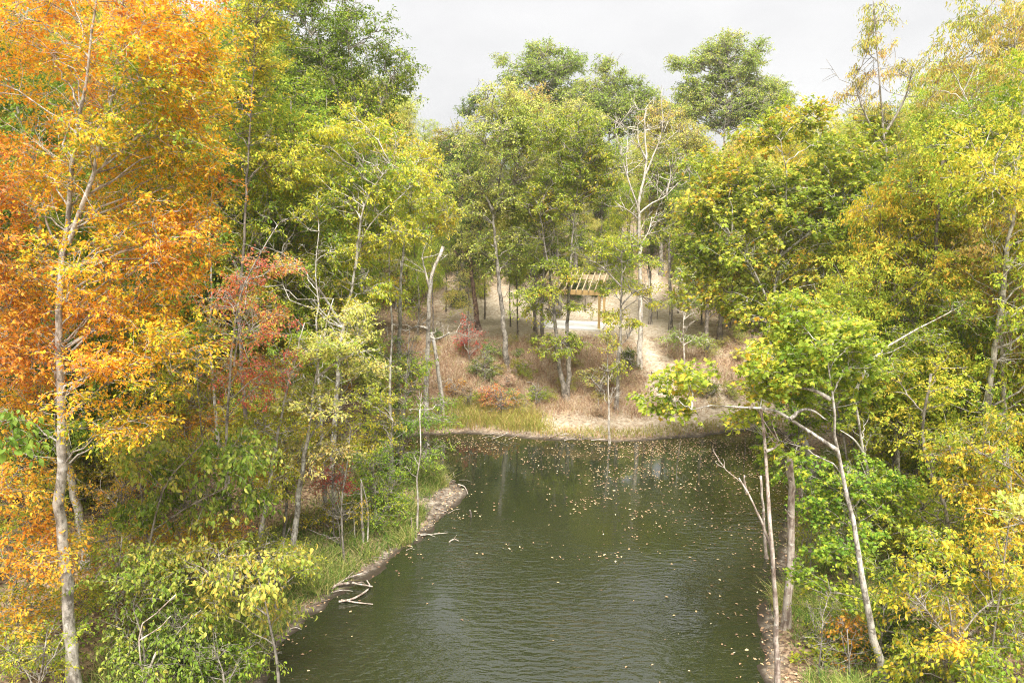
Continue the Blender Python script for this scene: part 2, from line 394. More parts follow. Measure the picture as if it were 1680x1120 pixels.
# ================================================================== SETTING
# ---- ground: one sheet, finer where the banks are seen
def axis_pts(segs):
    out = []
    for a, b, st in segs: out.append(np.arange(a, b, st))
    return np.concatenate(out + [[segs[-1][1]]])
gx = axis_pts([(-700,-100,60),(-100,-40,6),(-40,-14,.8),(-14,20,.2),(20,45,.8),(45,100,6),(100,700,60)])
gy = axis_pts([(-400,-40,40),(-40,8,2),(8,58,.2),(58,80,.6),(80,130,3),(130,900,60)])
GX, GY = np.meshgrid(gx, gy); GZ = height(GX, GY)
GD = sdf(GX, GY) + .22 * wob(GX, GY, 1.3, .4) + .15 * wob(GX, GY, 3.7, 1.4)
def seg_dist(x, y, pts):
    best = np.full(np.shape(x), 1e9)
    for a, b in zip(pts[:-1], pts[1:]):
        ab = b - a; t = np.clip(((x-a[0])*ab[0] + (y-a[1])*ab[1]) / (ab @ ab), 0, 1)
        best = np.minimum(best, np.hypot(x-a[0]-t*ab[0], y-a[1]-t*ab[1]))
    return best
path_px = [(1092,652),(1086,615),(1068,580),(1050,556),(1040,530),(1062,500),(1076,470),(1080,440),(1082,428)]
PATH = np.array([G(*q)[:2] for q in path_px])
nzz = wob(GX, GY, .8, 1.1) + .5 * wob(GX, GY, 2.3, .2)
pd = seg_dist(GX, GY, PATH)
sand = np.clip(1.05 - (pd - .32 * nzz) / .8, 0, 1)
terr = sst(45.0, 46.6, GY + .5*nzz) * (1 - sst(54, 60, GY + 1.5*nzz)) * sst(-6, -3, GX) * (1 - sst(10, 14, GX + nzz))
ero = np.clip(1.2 - np.hypot((GX - 10.8) / 1.5, (GY - 39.0) / 2.4) + .3*nzz, 0, 1)
beach = (1 - sst(1.9, 3.2, GD + .5*nzz)) * sst(0.45, .9, GD) * sst(33, 34, GY) * sst(0.2, 1.6, GX + .4*nzz)
sand = np.maximum(np.maximum(sand, terr * .9), np.maximum(ero, beach * .45))
point = lambda x, y: np.exp(-((y - 27.3) / 2.0) ** 2) * (x < 2)
strip = (1 - sst(.25, .65, GD - .75 * point(GX, GY) + .25*nzz)) * (1 - .25 * sst(33, 34.5, GY))
bank = sst(34.5, 36, GY) * (1 - sst(55, 62, GY)) * sst(-7, -5, GX) * (1 - sst(16, 20, GX))
wet = (1 - sst(.10, .34, GD + .08*nzz)) * (GD > -3)
zone = np.stack([sand, strip, bank, wet], -1).reshape(-1, 4)
nx, ny = len(gx), len(gy)
ii = (np.arange(ny - 1)[:, None] * nx + np.arange(nx - 1)[None]).ravel()
gm = bpy.data.materials.new('forest_floor'); t = nt(gm); L = t.links.new
tc = nd(t, 'ShaderNodeTexCoord'); za = nd(t, 'ShaderNodeAttribute', attribute_name='zone'); sp = nd(t, 'ShaderNodeSeparateColor'); L(za.outputs['Color'], sp.inputs[0])
nA = nd(t, 'ShaderNodeTexNoise', i_Scale=5.0, i_Detail=8.0, i_Roughness=.72); L(tc.outputs['Object'], nA.inputs[0])
nB = nd(t, 'ShaderNodeTexNoise', i_Scale=1.1, i_Detail=4.0); L(tc.outputs['Object'], nB.inputs[0])
vo = nd(t, 'ShaderNodeTexVoronoi', i_Scale=13.0); L(tc.outputs['Object'], vo.inputs['Vector'])
litter = ramp(t, [(.0, (.09,.055,.035)), (.35, (.20,.13,.08)), (.6, (.32,.21,.13)), (.85, (.42,.31,.20)), (1, (.14,.15,.05))])
sepv = nd(t, 'ShaderNodeSeparateColor'); L(vo.outputs['Color'], sepv.inputs[0]); L(sepv.outputs[0], litter.inputs[0])
dry = ramp(t, [(.36, (.20,.14,.09)), (.5, (.36,.28,.20)), (.64, (.50,.43,.33))]); L(nA.outputs[0], dry.inputs[0])
snd = ramp(t, [(.36, (.34,.26,.17)), (.5, (.50,.42,.32)), (.64, (.62,.55,.45))]); L(nA.outputs[0], snd.inputs[0])
mud = ramp(t, [(.36, (.05,.038,.028)), (.5, (.19,.15,.115)), (.64, (.44,.38,.31))]); L(nA.outputs[0], mud.inputs[0])
def mixc(a, b, f):
    m = nd(t, 'ShaderNodeMix', data_type='RGBA'); L(f, m.inputs[0]); L(a, m.inputs[6]); L(b, m.inputs[7]); return m.outputs[2]
dryl = nd(t, 'ShaderNodeMix', data_type='RGBA'); mr = nd(t, 'ShaderNodeMapRange', n1=.42, n2=.60); L(nB.outputs[0], mr.inputs[0])
L(mr.outputs[0], dryl.inputs[0]); L(dry.outputs[0], dryl.inputs[6]); L(litter.outputs[0], dryl.inputs[7])
col = mixc(litter.outputs[0], dryl.outputs[2], sp.outputs[2]); col = mixc(col, mud.outputs[0], sp.outputs[1]); 
ms = nd(t, 'ShaderNodeMath', operation='MULTIPLY_ADD', n1=.7, n2=-.35); L(nA.outputs[0], ms.inputs[0])
ma = nd(t, 'ShaderNodeMath', operation='ADD', use_clamp=True); L(sp.outputs[0], ma.inputs[0]); L(ms.outputs[0], ma.inputs[1])
mm = nd(t, 'ShaderNodeMath', operation='MULTIPLY', use_clamp=True); L(ma.outputs[0], mm.inputs[0]); 
ss = nd(t, 'ShaderNodeMath', operation='GREATER_THAN', n1=.02); L(sp.outputs[0], ss.inputs[0]); L(ss.outputs[0], mm.inputs[1])
col = mixc(col, snd.outputs[0], mm.outputs[0])
wetm = nd(t, 'ShaderNodeMix', data_type='RGBA'); L(za.outputs['Alpha'], wetm.inputs[0]); L(col, wetm.inputs[6]); wetm.inputs[7].default_value = (.045, .033, .022, 1); col = wetm.outputs[2]
rw_ = nd(t, 'ShaderNodeMapRange', n3=.95, n4=.45); L(za.outputs['Alpha'], rw_.inputs[0])
pb = nd(t, 'ShaderNodeBsdfPrincipled', i_Roughness=.95); L(col, pb.inputs['Base Color']); L(rw_.outputs[0], pb.inputs['Roughness'])
bp = nd(t, 'ShaderNodeBump', i_Strength=.8, i_Distance=.05); L(nA.outputs[0], bp.inputs['Height']); L(bp.outputs[0], pb.inputs['Normal'])
L(pb.outputs[0], nd(t, 'ShaderNodeOutputMaterial').inputs[0])
ground = link('ground', make_mesh('ground', np.stack([GX.ravel(), GY.ravel(), GZ.ravel()], 1), np.stack([ii, ii+1, ii+nx+1, ii+nx], 1), [gm], True, {'zone': zone}))
tag(ground, 'leaf strewn forest floor, sandy path and bare banks around the pond', 'ground', kind='structure')

# ---- pond water
wm = bpy.data.materials.new('pond_water'); t = nt(wm); L = t.links.new
tc = nd(t, 'ShaderNodeTexCoord')
mp = nd(t, 'ShaderNodeMapping'); mp.inputs['Scale'].default_value = (1.0, 2.8, 1); mp.inputs['Rotation'].default_value = (0, 0, rad(12)); L(tc.outputs['Object'], mp.inputs[0])
w1 = nd(t, 'ShaderNodeTexNoise', i_Scale=2.3, i_Detail=3.0, i_Roughness=.5); L(mp.outputs[0], w1.inputs[0])
w2 = nd(t, 'ShaderNodeTexNoise', i_Scale=.9, i_Detail=2.0); L(mp.outputs[0], w2.inputs[0])
wa = nd(t, 'ShaderNodeMath', operation='MULTIPLY_ADD', n1=.6); L(w2.outputs[0], wa.inputs[0]); L(w1.outputs[0], wa.inputs[2])
pt = nd(t, 'ShaderNodeTexNoise', i_Scale=.16, i_Detail=2.0); L(tc.outputs['Object'], pt.inputs[0])
sx = nd(t, 'ShaderNodeSeparateXYZ'); L(tc.outputs['Object'], sx.inputs[0])
my = nd(t, 'ShaderNodeMapRange', n1=19., n2=29., n3=1.15, n4=.03); L(sx.outputs[1], my.inputs[0])
mpch = nd(t, 'ShaderNodeMapRange', n1=.40, n2=.58, n3=.22, n4=1.25); L(pt.outputs[0], mpch.inputs[0])
mst = nd(t, 'ShaderNodeMath', operation='MULTIPLY'); L(my.outputs[0], mst.inputs[0]); L(mpch.outputs[0], mst.inputs[1])
bp = nd(t, 'ShaderNodeBump', i_Distance=.055); L(wa.outputs[0], bp.inputs['Height']); L(mst.outputs[0], bp.inputs['Strength'])
pb = nd(t, 'ShaderNodeBsdfPrincipled', i_Roughness=.012, i_IOR=2.15)
pb.inputs['Base Color'].default_value = (.021, .026, .011, 1); L(bp.outputs[0], pb.inputs['Normal'])
L(pb.outputs[0], nd(t, 'ShaderNodeOutputMaterial').inputs[0])
water = link('pond_water', make_mesh('pond_water', [(-8,-12,0),(16,-12,0),(16,37.5,0),(-8,37.5,0)], [(0,1,2,3)], [wm], True))
tag(water, 'dark green rippled pond water scattered with fallen leaves', 'water', kind='structure')

# ---- litter, floating leaves, grass : uncountable scatter
def flat_leaves(name, xy, z, size, mat, tilt, rng, tint):
    n = len(xy); pos = np.column_stack([xy, z])
    a = rng.uniform(0, 2*np.pi, n); d = np.stack([np.cos(a), np.sin(a), rng.normal(0, tilt*.4, n)], 1)
    nn = rng.normal(0, tilt, (n, 3)); nn[:, 2] += 1
    V, Fc, k = build_leaves(pos, d, nn, size, 'simple')
    return link(name, make_mesh(name, V, Fc, [mat], False, {'tint': np.repeat(np.clip(tint, 0, 1), k), 'vary': np.repeat(rng.random(n), k)}))
PAL['skyline'] = leaf_mat('skyline_green_leaf', ev((.26,.35,.05),(.33,.42,.06),(.43,.50,.085),(.52,.53,.10),(.62,.50,.11)), trans=.5, sat=.95)
PAL['fallen'] = leaf_mat('fallen_leaf', ev((.18,.11,.07),(.34,.21,.12),(.46,.32,.18),(.56,.44,.25),(.62,.54,.36)), trans=.1, rough=.6)
rng = np.random.default_rng(5)
n = 120000; x = rng.uniform(-7, 15, n); y = rng.uniform(9, 37, n); d = -sdf(x, y)
nz = wob(x, y, .55, .9) + .7 * wob(x, y, 1.7, 2.9)
dens = .003 + .30 * sst(24, 33, y) * sst(-3, 3, x + .4*nz) * np.clip(.05 + 1.1*nz, 0, 1) + .34 * sst(31.0, 34.2, y + .5*nz) * np.clip(.6+.5*nz, 0, 1) \
     + .36 * np.exp(-d / .45) * (x > 3) * (y < 30) + .14 * np.exp(-d / .5) * (x < 0) + .09 * sst(2, 6, x) * sst(17, 26, y)
dens = dens * np.where(y > 31, .8, .42)
k = (rng.random(n) < dens) & (d > .02); x, y = x[k], y[k]
cxr = rng.uniform(-4, 12.5, 230); cyr = rng.uniform(22, 34.4, 230); kk = rng.random(230) < .12 + .75 * sst(23, 33, cyr) * sst(-1.5, 5, cxr); cxr, cyr = cxr[kk], cyr[kk]
cnt = rng.integers(6, 34, len(cxr)); an = np.repeat(rng.normal(.1, .35, len(cxr)), cnt); a1 = rng.normal(0, .75, cnt.sum()); b1 = rng.normal(0, .17, cnt.sum())
x = np.r_[x, np.repeat(cxr, cnt) + a1 * np.cos(an) - b1 * np.sin(an)]; y = np.r_[y, np.repeat(cyr, cnt) + a1 * np.sin(an) + b1 * np.cos(an)]
k = sdf(x, y) < -.03; x, y = x[k], y[k]
o = flat_leaves('floating_leaves', np.column_stack([x, y]), .008 + rng.uniform(0, .006, len(x)), rng.uniform(.035, .13, len(x)), PAL['fallen'], .10, rng, rng.normal(.32, .26, len(x)))
tag(o, 'tan and brown fallen leaves floating on the pond', 'leaves', kind='stuff')
n = 130000; x = rng.uniform(-13, 19, n); y = rng.uniform(12, 47, n); d = sdf(x, y)
dens = .55 * np.exp(-np.abs(d - .4) / .4) * ((y < 33) | (x < -2)) * np.where(x > 2, 1, .5) + .2 * point(x, y) * (d < 1.6) + .14 + .10*np.clip(wob(x, y, .7, 2), 0, 1); dens = np.where(y > 34, dens * .55, dens)
k = (rng.random(n) < dens) & (d > .05); x, y = x[k], y[k]
o = flat_leaves('leaf_litter', np.column_stack([x, y]), np.maximum(height(x, y), 0) + rng.uniform(.012, .04, len(x)), rng.uniform(.04, .13, len(x)), PAL['fallen'], .5, rng, rng.normal(.34, .28, len(x)))
tag(o, 'brown fallen leaves strewn over the shore and the forest floor', 'leaves', kind='stuff')

def blades(name, x, y, h, w, mat, lean, rng, tint, label, cat='grass'):
    n = len(x); z = height(x, y); b = np.column_stack([x, y, z - .02])
    a = rng.uniform(0, 2*np.pi, n); side = np.stack([np.cos(a), np.sin(a), np.zeros(n)], 1) * w[:, None]
    ln = np.stack([rng.normal(0, lean, n), rng.normal(0, lean, n), np.ones(n)], 1)
    m = b + ln * h[:, None] * .55; tp = b + (ln * np.array([2.2, 2.2, 1])) * h[:, None]
    V = np.stack([b - side*.5, b + side*.5, m + side*.4, m - side*.4, tp + side*.05, tp - side*.05], 1).reshape(-1, 3)
    i6 = (np.arange(n) * 6)[:, None, None]
    Fc = (i6 + np.array([(0,1,2,3),(3,2,4,5)])[None]).reshape(-1, 4)
    o = link(name, make_mesh(name, V, Fc, [mat], False, {'tint': np.repeat(np.clip(tint, 0, 1), 6), 'vary': np.repeat(rng.random(n), 6)}))
    return tag(o, label, cat, kind='stuff')
PAL['grass'] = leaf_mat('grass_blade', ev((.06,.12,.02),(.11,.19,.03),(.18,.26,.04),(.30,.32,.07),(.46,.38,.16)), trans=.25)
PAL['weed'] = leaf_mat('weed_stem', ev((.16,.22,.03),(.26,.29,.05),(.36,.34,.08),(.44,.34,.12),(.48,.28,.12)), trans=.2)
PAL['brush'] = leaf_mat('dry_brush_stem', ev((.24,.12,.07),(.34,.21,.13),(.42,.30,.19),(.54,.44,.31),(.30,.32,.09)), trans=.15)
def scatter(n, x0, x1, y0, y1, densf, rng):
    x = rng.uniform(x0, x1, n); y = rng.uniform(y0, y1, n); d = sdf(x, y); nz = wob(x, y, .9, 4.1) + .5 * wob(x, y, 2.5, .6)
    k = rng.random(n) < densf(x, y, d, nz); return x[k], y[k], nz[k]
x, y, nz = scatter(210000, -10.5, -1.5, 14, 31.5, lambda x, y, d, nz: np.clip(sst(.15, .5, d + .3*nz - .75 * point(x, y)) * (1 - sst(2.6, 4.6, d + .5*nz)) * (.55 + .5*nz), 0, 1) * (x < 1), rng)
blades('shore_grass', x, y, rng.uniform(.10, .46, len(x)) * (1 + .6*nz), rng.uniform(.010, .026, len(x)), PAL['grass'], .32, rng, rng.normal(.55, .26, len(x)) + .25*nz, 'bright green grass on the curved bank below the autumn trees')
x, y, nz = scatter(200000, 6, 15, 13, 32, lambda x, y, d, nz: np.clip(sst(.5, 1.1, d + .35*nz) * (1 - sst(2.8, 4.0, d + .4*nz)) * (.5 + .5*nz), 0, 1), rng)
blades('bank_grass', x, y, rng.uniform(.10, .42, len(x)) * (1 + .6*nz), rng.uniform(.010, .026, len(x)), PAL['grass'], .34, rng, rng.normal(.50, .26, len(x)) + .25*nz, 'green grass behind the dead snags on the bank')
def f(x, y, d, nz):
    a = sst(.35, .8, d + .2*nz) * (1 - sst(2.2, 3.2, d + .4*nz)) * (1 - sst(1.2, 2.2, x + .5*nz))
    b = sst(.2, .5, d) * (1 - sst(.9, 1.5, d + .4*nz)) * (x > 1) * .5
    return np.clip((a + b) * (.75 + .4*nz), 0, 1)
x, y, nz = scatter(90000, -6, 14, 33, 40, f, rng)
blades('waterside_weeds', x, y, rng.uniform(.2, .75, len(x)) * np.where(x < 1.5, .85, .45), rng.uniform(.014, .03, len(x)), PAL['weed'], .2, rng, rng.normal(.42, .22, len(x)) + .15*nz, 'yellow green weeds along the far edge of the pond', 'weeds')
def f(x, y, d, nz):
    pdm = seg_dist(x, y, PATH)
    return np.clip(sst(2.0, 3.4, d + .5*nz) * (1 - sst(44.0, 46.0, y + .4*nz)) * sst(.7, 1.4, pdm) * (.8 + .3*nz) * (1 - sst(6.4, 8, x) * .55), 0, 1)
x, y, nz = scatter(85000, -8, 17, 35.5, 46.5, f, rng)
blades('dry_brush', x, y, rng.uniform(.15, .70, len(x)) * (1 + .4*nz), rng.uniform(.008, .02, len(x)), PAL['brush'], .34, rng, rng.normal(.42, .24, len(x)), 'dry reddish brown brush covering the far bank', 'brush')
x, y, nz = scatter(26000, -8, 17, 44.5, 66, lambda x, y, d, nz: np.clip(.5 + .6*nz, 0, 1) * sst(.6, 1.2, seg_dist(x, y, PATH)) * ~((x > 1.5) & (x < 7.6) & (y > 46) & (y < 52)), rng)
blades('clearing_grass', x, y, rng.uniform(.04, .16, len(x)), rng.uniform(.01, .024, len(x)), PAL['brush'], .35, rng, rng.normal(.62, .2, len(x)), 'short dry grass in the clearing around the pergola', 'grass')

# ================================================================== PERGOLA, SLAB, STEPS
W_YEL = plain_mat('fresh_cut_lumber', (.54,.35,.14), (.70,.49,.22), 9., .7, .2, (1,1,.2))
W_RAF = plain_mat('pale_rafter_lumber', (.50,.39,.24), (.64,.53,.36), 9., .7, .2)
CONC = plain_mat('fresh_concrete', (.68,.67,.65), (.80,.79,.77), 14., .85, .15)
STEPW = plain_mat('weathered_timber', (.30,.24,.18), (.50,.43,.35), 9., .9, .4)
FR = P(986.6, 542.7, 47.0); FL = P(883, 538, 48.05); ex = norm((FR - FL) * [1,1,0]); ey = np.array([-ex[1], ex[0], 0]); ez = np.array([0,0,1.])
Mx = np.stack([ex, ey, ez], 1); SW, SDp = 4.25, 3.0
pc = (FL + FR) / 2 + ey * SDp / 2; pc[2] = 3.08
slab_top = 3.2
mb = MB(); mb.box((0,0,-.15), (SW/2, SDp/2, .15), Mx)
sl = link('concrete_slab', mb.mesh('concrete_slab', [CONC], False), None, (pc[0], pc[1], slab_top)); tag(sl, 'clean white concrete slab under the new wooden pergola', 'slab')
bv = sl.modifiers.new('bevel', 'BEVEL'); bv.width = .02; bv.segments = 2
pg = empty('pergola', (pc[0], pc[1], slab_top), 'new yellow lumber pergola with an open sloping rafter roof', 'pergola')
def part(name, boxes, mat):
    m = MB()
    for c, h, rot in boxes:
        M = Mx @ rot if rot is not None else Mx
        m.box(Mx @ np.array(c, float), h, M)
    return link(name, m.mesh(name, [mat], False), pg)
def rotx(a): return np.array([(1,0,0),(0,math.cos(a),-math.sin(a)),(0,math.sin(a),math.cos(a))])
def roty(a): return np.array([(math.cos(a),0,math.sin(a)),(0,1,0),(-math.sin(a),0,math.cos(a))])
px_, py_ = SW/2 - .22, SDp/2 - .25; HF, HB = 2.2, 2.95
for sx_ in (-1, 1):
    part('post', [((sx_*px_, -py_, HF/2), (.075,.075,HF/2), None)], W_YEL)
    part('post', [((sx_*px_, py_, HB/2), (.075,.075,HB/2), None)], W_YEL)
    part('brace', [((sx_*(px_-.36), -py_, HF-.37), (.045,.04,.50), roty(sx_*rad(45)))], W_RAF)
    part('side_beam', [((sx_*px_, 0, (HF+HB)/2-.02), (.04, math.hypot(py_, (HB-HF)/2)-.07, .09), rotx(math.atan2(HB-HF, 2*py_)))], W_YEL)
part('front_beam', [((0, -py_, HF+.152), (SW/2, .08, .15), None)], W_YEL)
part('rear_beam', [((0, py_, HB+.152), (SW/2, .08, .15), None)], W_RAF)
slope = math.atan2(HB-HF, 2*py_)
for k in range(11):
    xk = -SW/2 + .1 + k * (SW - .2) / 10
    part('rafter', [((xk, 0, (HF+HB)/2 + .30 + .075), (.024, SDp/2/math.cos(slope)+.1, .07), rotx(slope))], W_RAF)
for k, (u, v) in enumerate([(1083,612),(1087,622),(1086,633),(1092,644)]):
    p = G(u, v); m = MB(); a = .05 * (-1)**k + .1
    q = np.array([(-.52,0,0),(-.2,.0,.005),(.2,0,.0),(.52,0,.004)]) @ np.array([(math.cos(a),math.sin(a),0),(-math.sin(a),math.cos(a),0),(0,0,1)])
    m.tube(q, [.075,.08,.078,.074], 8); m.add(*tubes(np.array([[(-.4,-.09,-.2),(-.4,-.09,.07)],[(.4,-.09,-.2),(.4,-.09,.06)]]), np.full((2,2),.022), 5))
    st = link('timber_step', m.mesh('timber_step', [STEPW]), None, (p[0], p[1], p[2]+.06))
    tag(st, ['weathered timber step at the top of the sandy path flight', 'weathered timber step second from the top of the flight', 'weathered timber step second from the bottom of the flight', 'weathered timber step at the foot of the flight'][k], 'step', 'timber steps on the path')

# ================================================================== TREES AND SHRUBS SURVEYED ONE BY ONE
LEFT = 'named'
# ---- left side
hero('oak_tree', 'tall orange autumn oak with a pale wavering trunk, its bare lower bole free of leaves', 'tree',
     [[(122,1125),(113,1010),(104,910),(97,830),(101,770),(98,640),(97,470),(105,400),(118,290),(135,180),(150,80),(158,-40)],
      [(112,400),(132,340),(150,300),(163,230),(182,165),(196,60),(205,-30)]],
     [(190,50,170,130,.9),(280,170,110,110,.6),(300,60,90,90,.9),(130,320,150,110,1.3),(260,400,110,80,.5),(60,110,120,140,1.2),(220,610,100,50,.2),(270,560,80,55,.4),
      (50,500,90,90,1.0),(190,690,90,42,.2),(220,490,120,70,.7),(300,300,80,110,.8),(230,240,120,90,1.0),(40,640,60,60,.8),(150,580,50,30,-.6),(110,430,60,40,-.7),(170,220,60,50,-.6),(140,500,50,40,-.5),(110,660,40,26,-.5),(210,120,80,60,-.5)],
     'orange', 14.3, br_min=.008, r=(.15,.045), bark=B_PALE, dens=10, per=12, size=.098, droop=.3, tint=(.46,.32,.18), sr=(.05,.02), gap=.12)
hero('rust_tree', 'brown and rust leaved tree cut by the picture edge beside the pale orange oak', 'tree',
     [[(-70,1150),(-66,800),(-60,500),(-40,250)]], [(5,420,55,120),(15,530,60,80),(30,590,70,45),(-40,300,70,90)], 'rust', 13.3, r=(.15,.05), dens=9, per=10, size=.11, bark=B_GREY, tint=(.33,.26,.18), gap=.08)
hero('amber_tree', 'low amber leaved tree spreading its tiers left of the bare pale bole', 'tree',
     [[(-95,1150),(-80,900),(-60,700)]], [(30,790,70,45,.4),(45,900,75,55,.3),(30,1000,65,45),(-30,700,80,50),(60,850,50,30,.8),(20,680,60,30,.6)], 'amber', 14.0, r=(.12,.04), dens=9, per=9, size=.11, tint=(.52,.22,.16))
hero('shade_tree', 'dim green tree showing through the gap left of the pale oak stems', 'tree',
     [[(20,1000),(30,600),(45,250)]], [(40,230,80,80),(90,560,100,70),(20,330,70,60),(170,760,110,70),(60,740,90,70)], 'olive', 21.5, r=(.14,.04), dens=5, size=.14, bark=B_DARK)
hero('tulip_tree', 'yellow green tree high on the left between the orange oak and the tall dark tree', 'tree',
     [[(395,560),(400,400),(410,200),(420,40)]], [(420,50,65,85),(400,150,60,60),(390,235,60,60),(440,-20,50,60),(350,120,50,60),(470,270,50,40)], 'lime', 24, r=(.09,.03), bark=B_DARK, dens=7.5, size=.14, tint=(.55,.22,.16))
hero('tall_green_tree', 'tallest dark green tree on the left with its ragged crown against the sky', 'tree',
     [[(600,640),(592,400),(585,210),(575,100),(560,20)],[(588,300),(610,220),(640,130)],[(586,230),(540,120),(500,40)]],
     [(530,20,70,60),(580,70,80,55),(640,105,45,35),(600,150,80,40),(520,120,70,60),(480,40,60,70),(560,210,90,60),(650,150,30,22),(620,235,60,45),(450,150,60,70),(480,220,60,60)],
     'maple', 32, r=(.2,.05), dens=5.0, size=.15, per=10, tw=.55, tint=(.24,.18,.16), gap=.22)
hero('hickory_tree', 'broad yellow green hickory with pale spreading limbs above the twin leaning stems', 'tree',
     [[(545,760),(560,560),(578,470),(585,430),(598,385),(625,350),(655,325)],[(583,440),(590,380),(600,330),(640,270)],[(565,540),(520,470),(470,420),(420,400)]],
     [(500,265,110,60),(580,225,80,45),(450,350,90,55,.8),(590,300,90,50,.8),(660,300,50,50),(560,420,60,30),(640,380,60,35),(450,300,60,50),(540,340,80,45,1.),(600,480,70,30),(430,450,60,40,1.)],
     'lime', 25.5, r=(.13,.03), bark=B_PALE, dens=6, size=.15, droop=.5, tint=(.60,.24,.15))
hero('grey_hickory_tree', 'slim tree with a straight pale trunk standing between the hickory and the forked snag', 'tree',
     [[(652,680),(655,590),(657,480),(664,390),(669,340),(675,280)],[(662,400),(640,375),(610,372)]], [(690,300,45,55),(660,250,50,35),(715,350,30,35),(690,370,40,25,.8)], 'lime', 29.5, r=(.15,.05), bark=B_PALE, dens=6, size=.15, tint=(.66,.22,.15), droop=.5)
hero('red_tree', 'slender tree with scattered scarlet leaves among the green of the left wood', 'tree',
     [[(372,740),(378,620),(382,560),(395,480),(425,420),(455,370)],[(384,600),(392,540),(402,500)]],
     [(400,545,48,50,-.3),(430,600,50,26),(365,500,35,35),(470,440,45,22),(375,620,35,35),(410,450,40,40,.5),(440,520,40,34),(420,640,40,26),(390,470,34,30),(460,590,34,22)], 'red', 19.8, r=(.06,.02), bark=B_PALE, dens=8, per=8, tw=.38, size=.10, tint=(.46,.34,.2), gap=.1)
hero('leaning_ash_tree', 'slim leaning grey trunk with yellow green leaves, left one of a close pair', 'tree',
     [[(425,897),(436,830),(447,765),(458,700),(468,650),(485,590),(500,530)],[(468,650),(480,610),(496,590)]],
     [(450,690,60,30,.3),(440,780,50,35,.5),(490,590,60,35),(420,730,40,30,.5)], 'lime', 20.6, r=(.085,.025), bark=B_PALE, dens=9, per=9, size=.115, tint=(.5,.22,.16), flat=.25)
hero('upright_ash_tree', 'upright grey trunk under flat cream and green tiers, right one of a close pair', 'tree',
     [[(480,908),(487,840),(493,790),(505,720),(515,640),(530,560),(545,490)],[(505,720),(530,690),(560,670)],[(518,620),(560,590),(600,575)]],
     [(545,570,75,30,-.4),(510,655,80,26,-.2),(585,600,50,18),(560,520,55,22),(520,740,50,30,.3),(600,555,30,14),(480,620,50,22)], 'pale', 21.2, r=(.11,.03), bark=B_PALE, dens=9.5, per=9, size=.12, tint=(.50,.24,.17), flat=.12)
hero('thin_pole_tree', 'thin grey pole of a young tree standing right of the two pale leaved trunks', 'tree',
     [[(463,905),(470,820),(468,740),(478,690)],], [(470,800,35,30,.2),(460,720,35,35,.4)], 'lime', 22, r=(.06,.02), dens=6, size=.10)
hero('forked_snag', 'bare bleached trunk forking into two broken prongs above the far cove', 'dead tree',
     [[(699,715),(700,640),(702,560),(704,500),(708,455),(718,425),(727,404)],[(706,478),(699,450),(692,423)],[(700,548),(712,556),(728,552),(738,545)],[(702,540),(690,535),(676,538)]], [], None, 35.5, r=(.16,.075), bark=B_DEAD, sr=(.075,.03), bare_twigs=16)
hero('leaning_snag', 'shorter pale dead trunk leaning behind the forked snag', 'dead tree',
     [[(725,655),(719,610),(714,575),(708,545)]], [], None, 36.8, r=(.14,.08), bark=B_DEAD, bare_twigs=3)
hero('hemlock_tree', 'feathery fresh green tree drooping over the cove beside a thin white sapling', 'tree',
     [[(655,800),(662,700),(668,600),(672,540)]], [(650,645,60,22),(690,690,55,24,-.4),(640,700,45,35),(700,740,40,20,-.4),(650,755,40,30),(675,610,35,40),(720,660,24,14),(640,600,40,40)],
     'maple', 27.8, r=(.09,.02), bark=B_GREY, dens=8, per=10, tw=.5, size=.11, flat=.2, droop=.5, tint=(.38,.2,.15))
hero('white_sapling', 'thin white leafless sapling standing in the grass at the curve of the shore', 'sapling',
     [[(684,866),(686,820),(683,790),(689,750),(690,710),(688,672)]], [], None, None, r=(.045,.016), bark=B_DEAD, bare_twigs=7)
hero('broken_stem', 'upright bare pole with a broken stick leaning on it in the shore grass', 'dead stem',
     [[(596,890),(594,850),(593,792)],[(603,888),(604,845),(600,815),(592,786)],[(582,884),(581,850)]], [], None, None, r=(.05,.03), bark=B_DEAD, sr=(.028,.015))
hero('spicebush', 'dense bright yellow green bush between the broken pole and the feathery tree', 'shrub',
     [[(620,870),(615,810),(612,760)],[(620,870),(640,800)]], [(612,775,42,45),(640,800,30,40),(590,830,30,30),(628,838,30,26,-.3)], 'lime', 24.0, r=(.03,.012), dens=11, per=10, size=.10, tint=(.33,.18,.14))
hero('pink_shrub', 'small shrub of pink red leaves beside the bright yellow green bush', 'shrub',
     [[(548,880),(545,820),(545,770)]], [(545,775,42,17),(560,800,24,12),(525,795,20,12)], 'pink', 22.6, r=(.025,.01), dens=11, per=9, tw=.35, size=.10)
hero('gold_shrub', 'low golden leaved shrub reaching over the shore grass under the pink leaves', 'shrub',
     [[(560,900),(556,860),(550,835)]], [(560,842,45,14),(520,855,35,18),(590,828,24,10)], 'amber', 22.2, r=(.02,.01), dens=10, per=8, tw=.35, size=.09, tint=(.42,.2,.15))
hero('scarlet_shrub', 'little coral red shrub at the foot of the leaning grey trunk', 'shrub',
     [[(395,925),(392,895),(390,870)]], [(388,878,24,20),(398,866,16,12)], 'red', 18.9, r=(.02,.01), dens=20, per=9, tw=.28, size=.08, tint=(.36,.14,.12))
hero('pawpaw_tree', 'small broad leaved tree with drooping deep green leaves in the middle of the left thicket', 'tree',
     [[(235,980),(250,870),(275,790),(330,730)],[(250,870),(310,830),(370,800)]], [(330,755,110,40),(280,835,90,40),(380,820,60,32),(400,740,50,40,.5),(240,770,50,40,.5)], 'bigleaf', 16.4, r=(.05,.02), bark=B_GREY, dens=8, per=8, twigs=5, size=.165, kind='oval', droop=.8, tint=(.48,.24,.16))
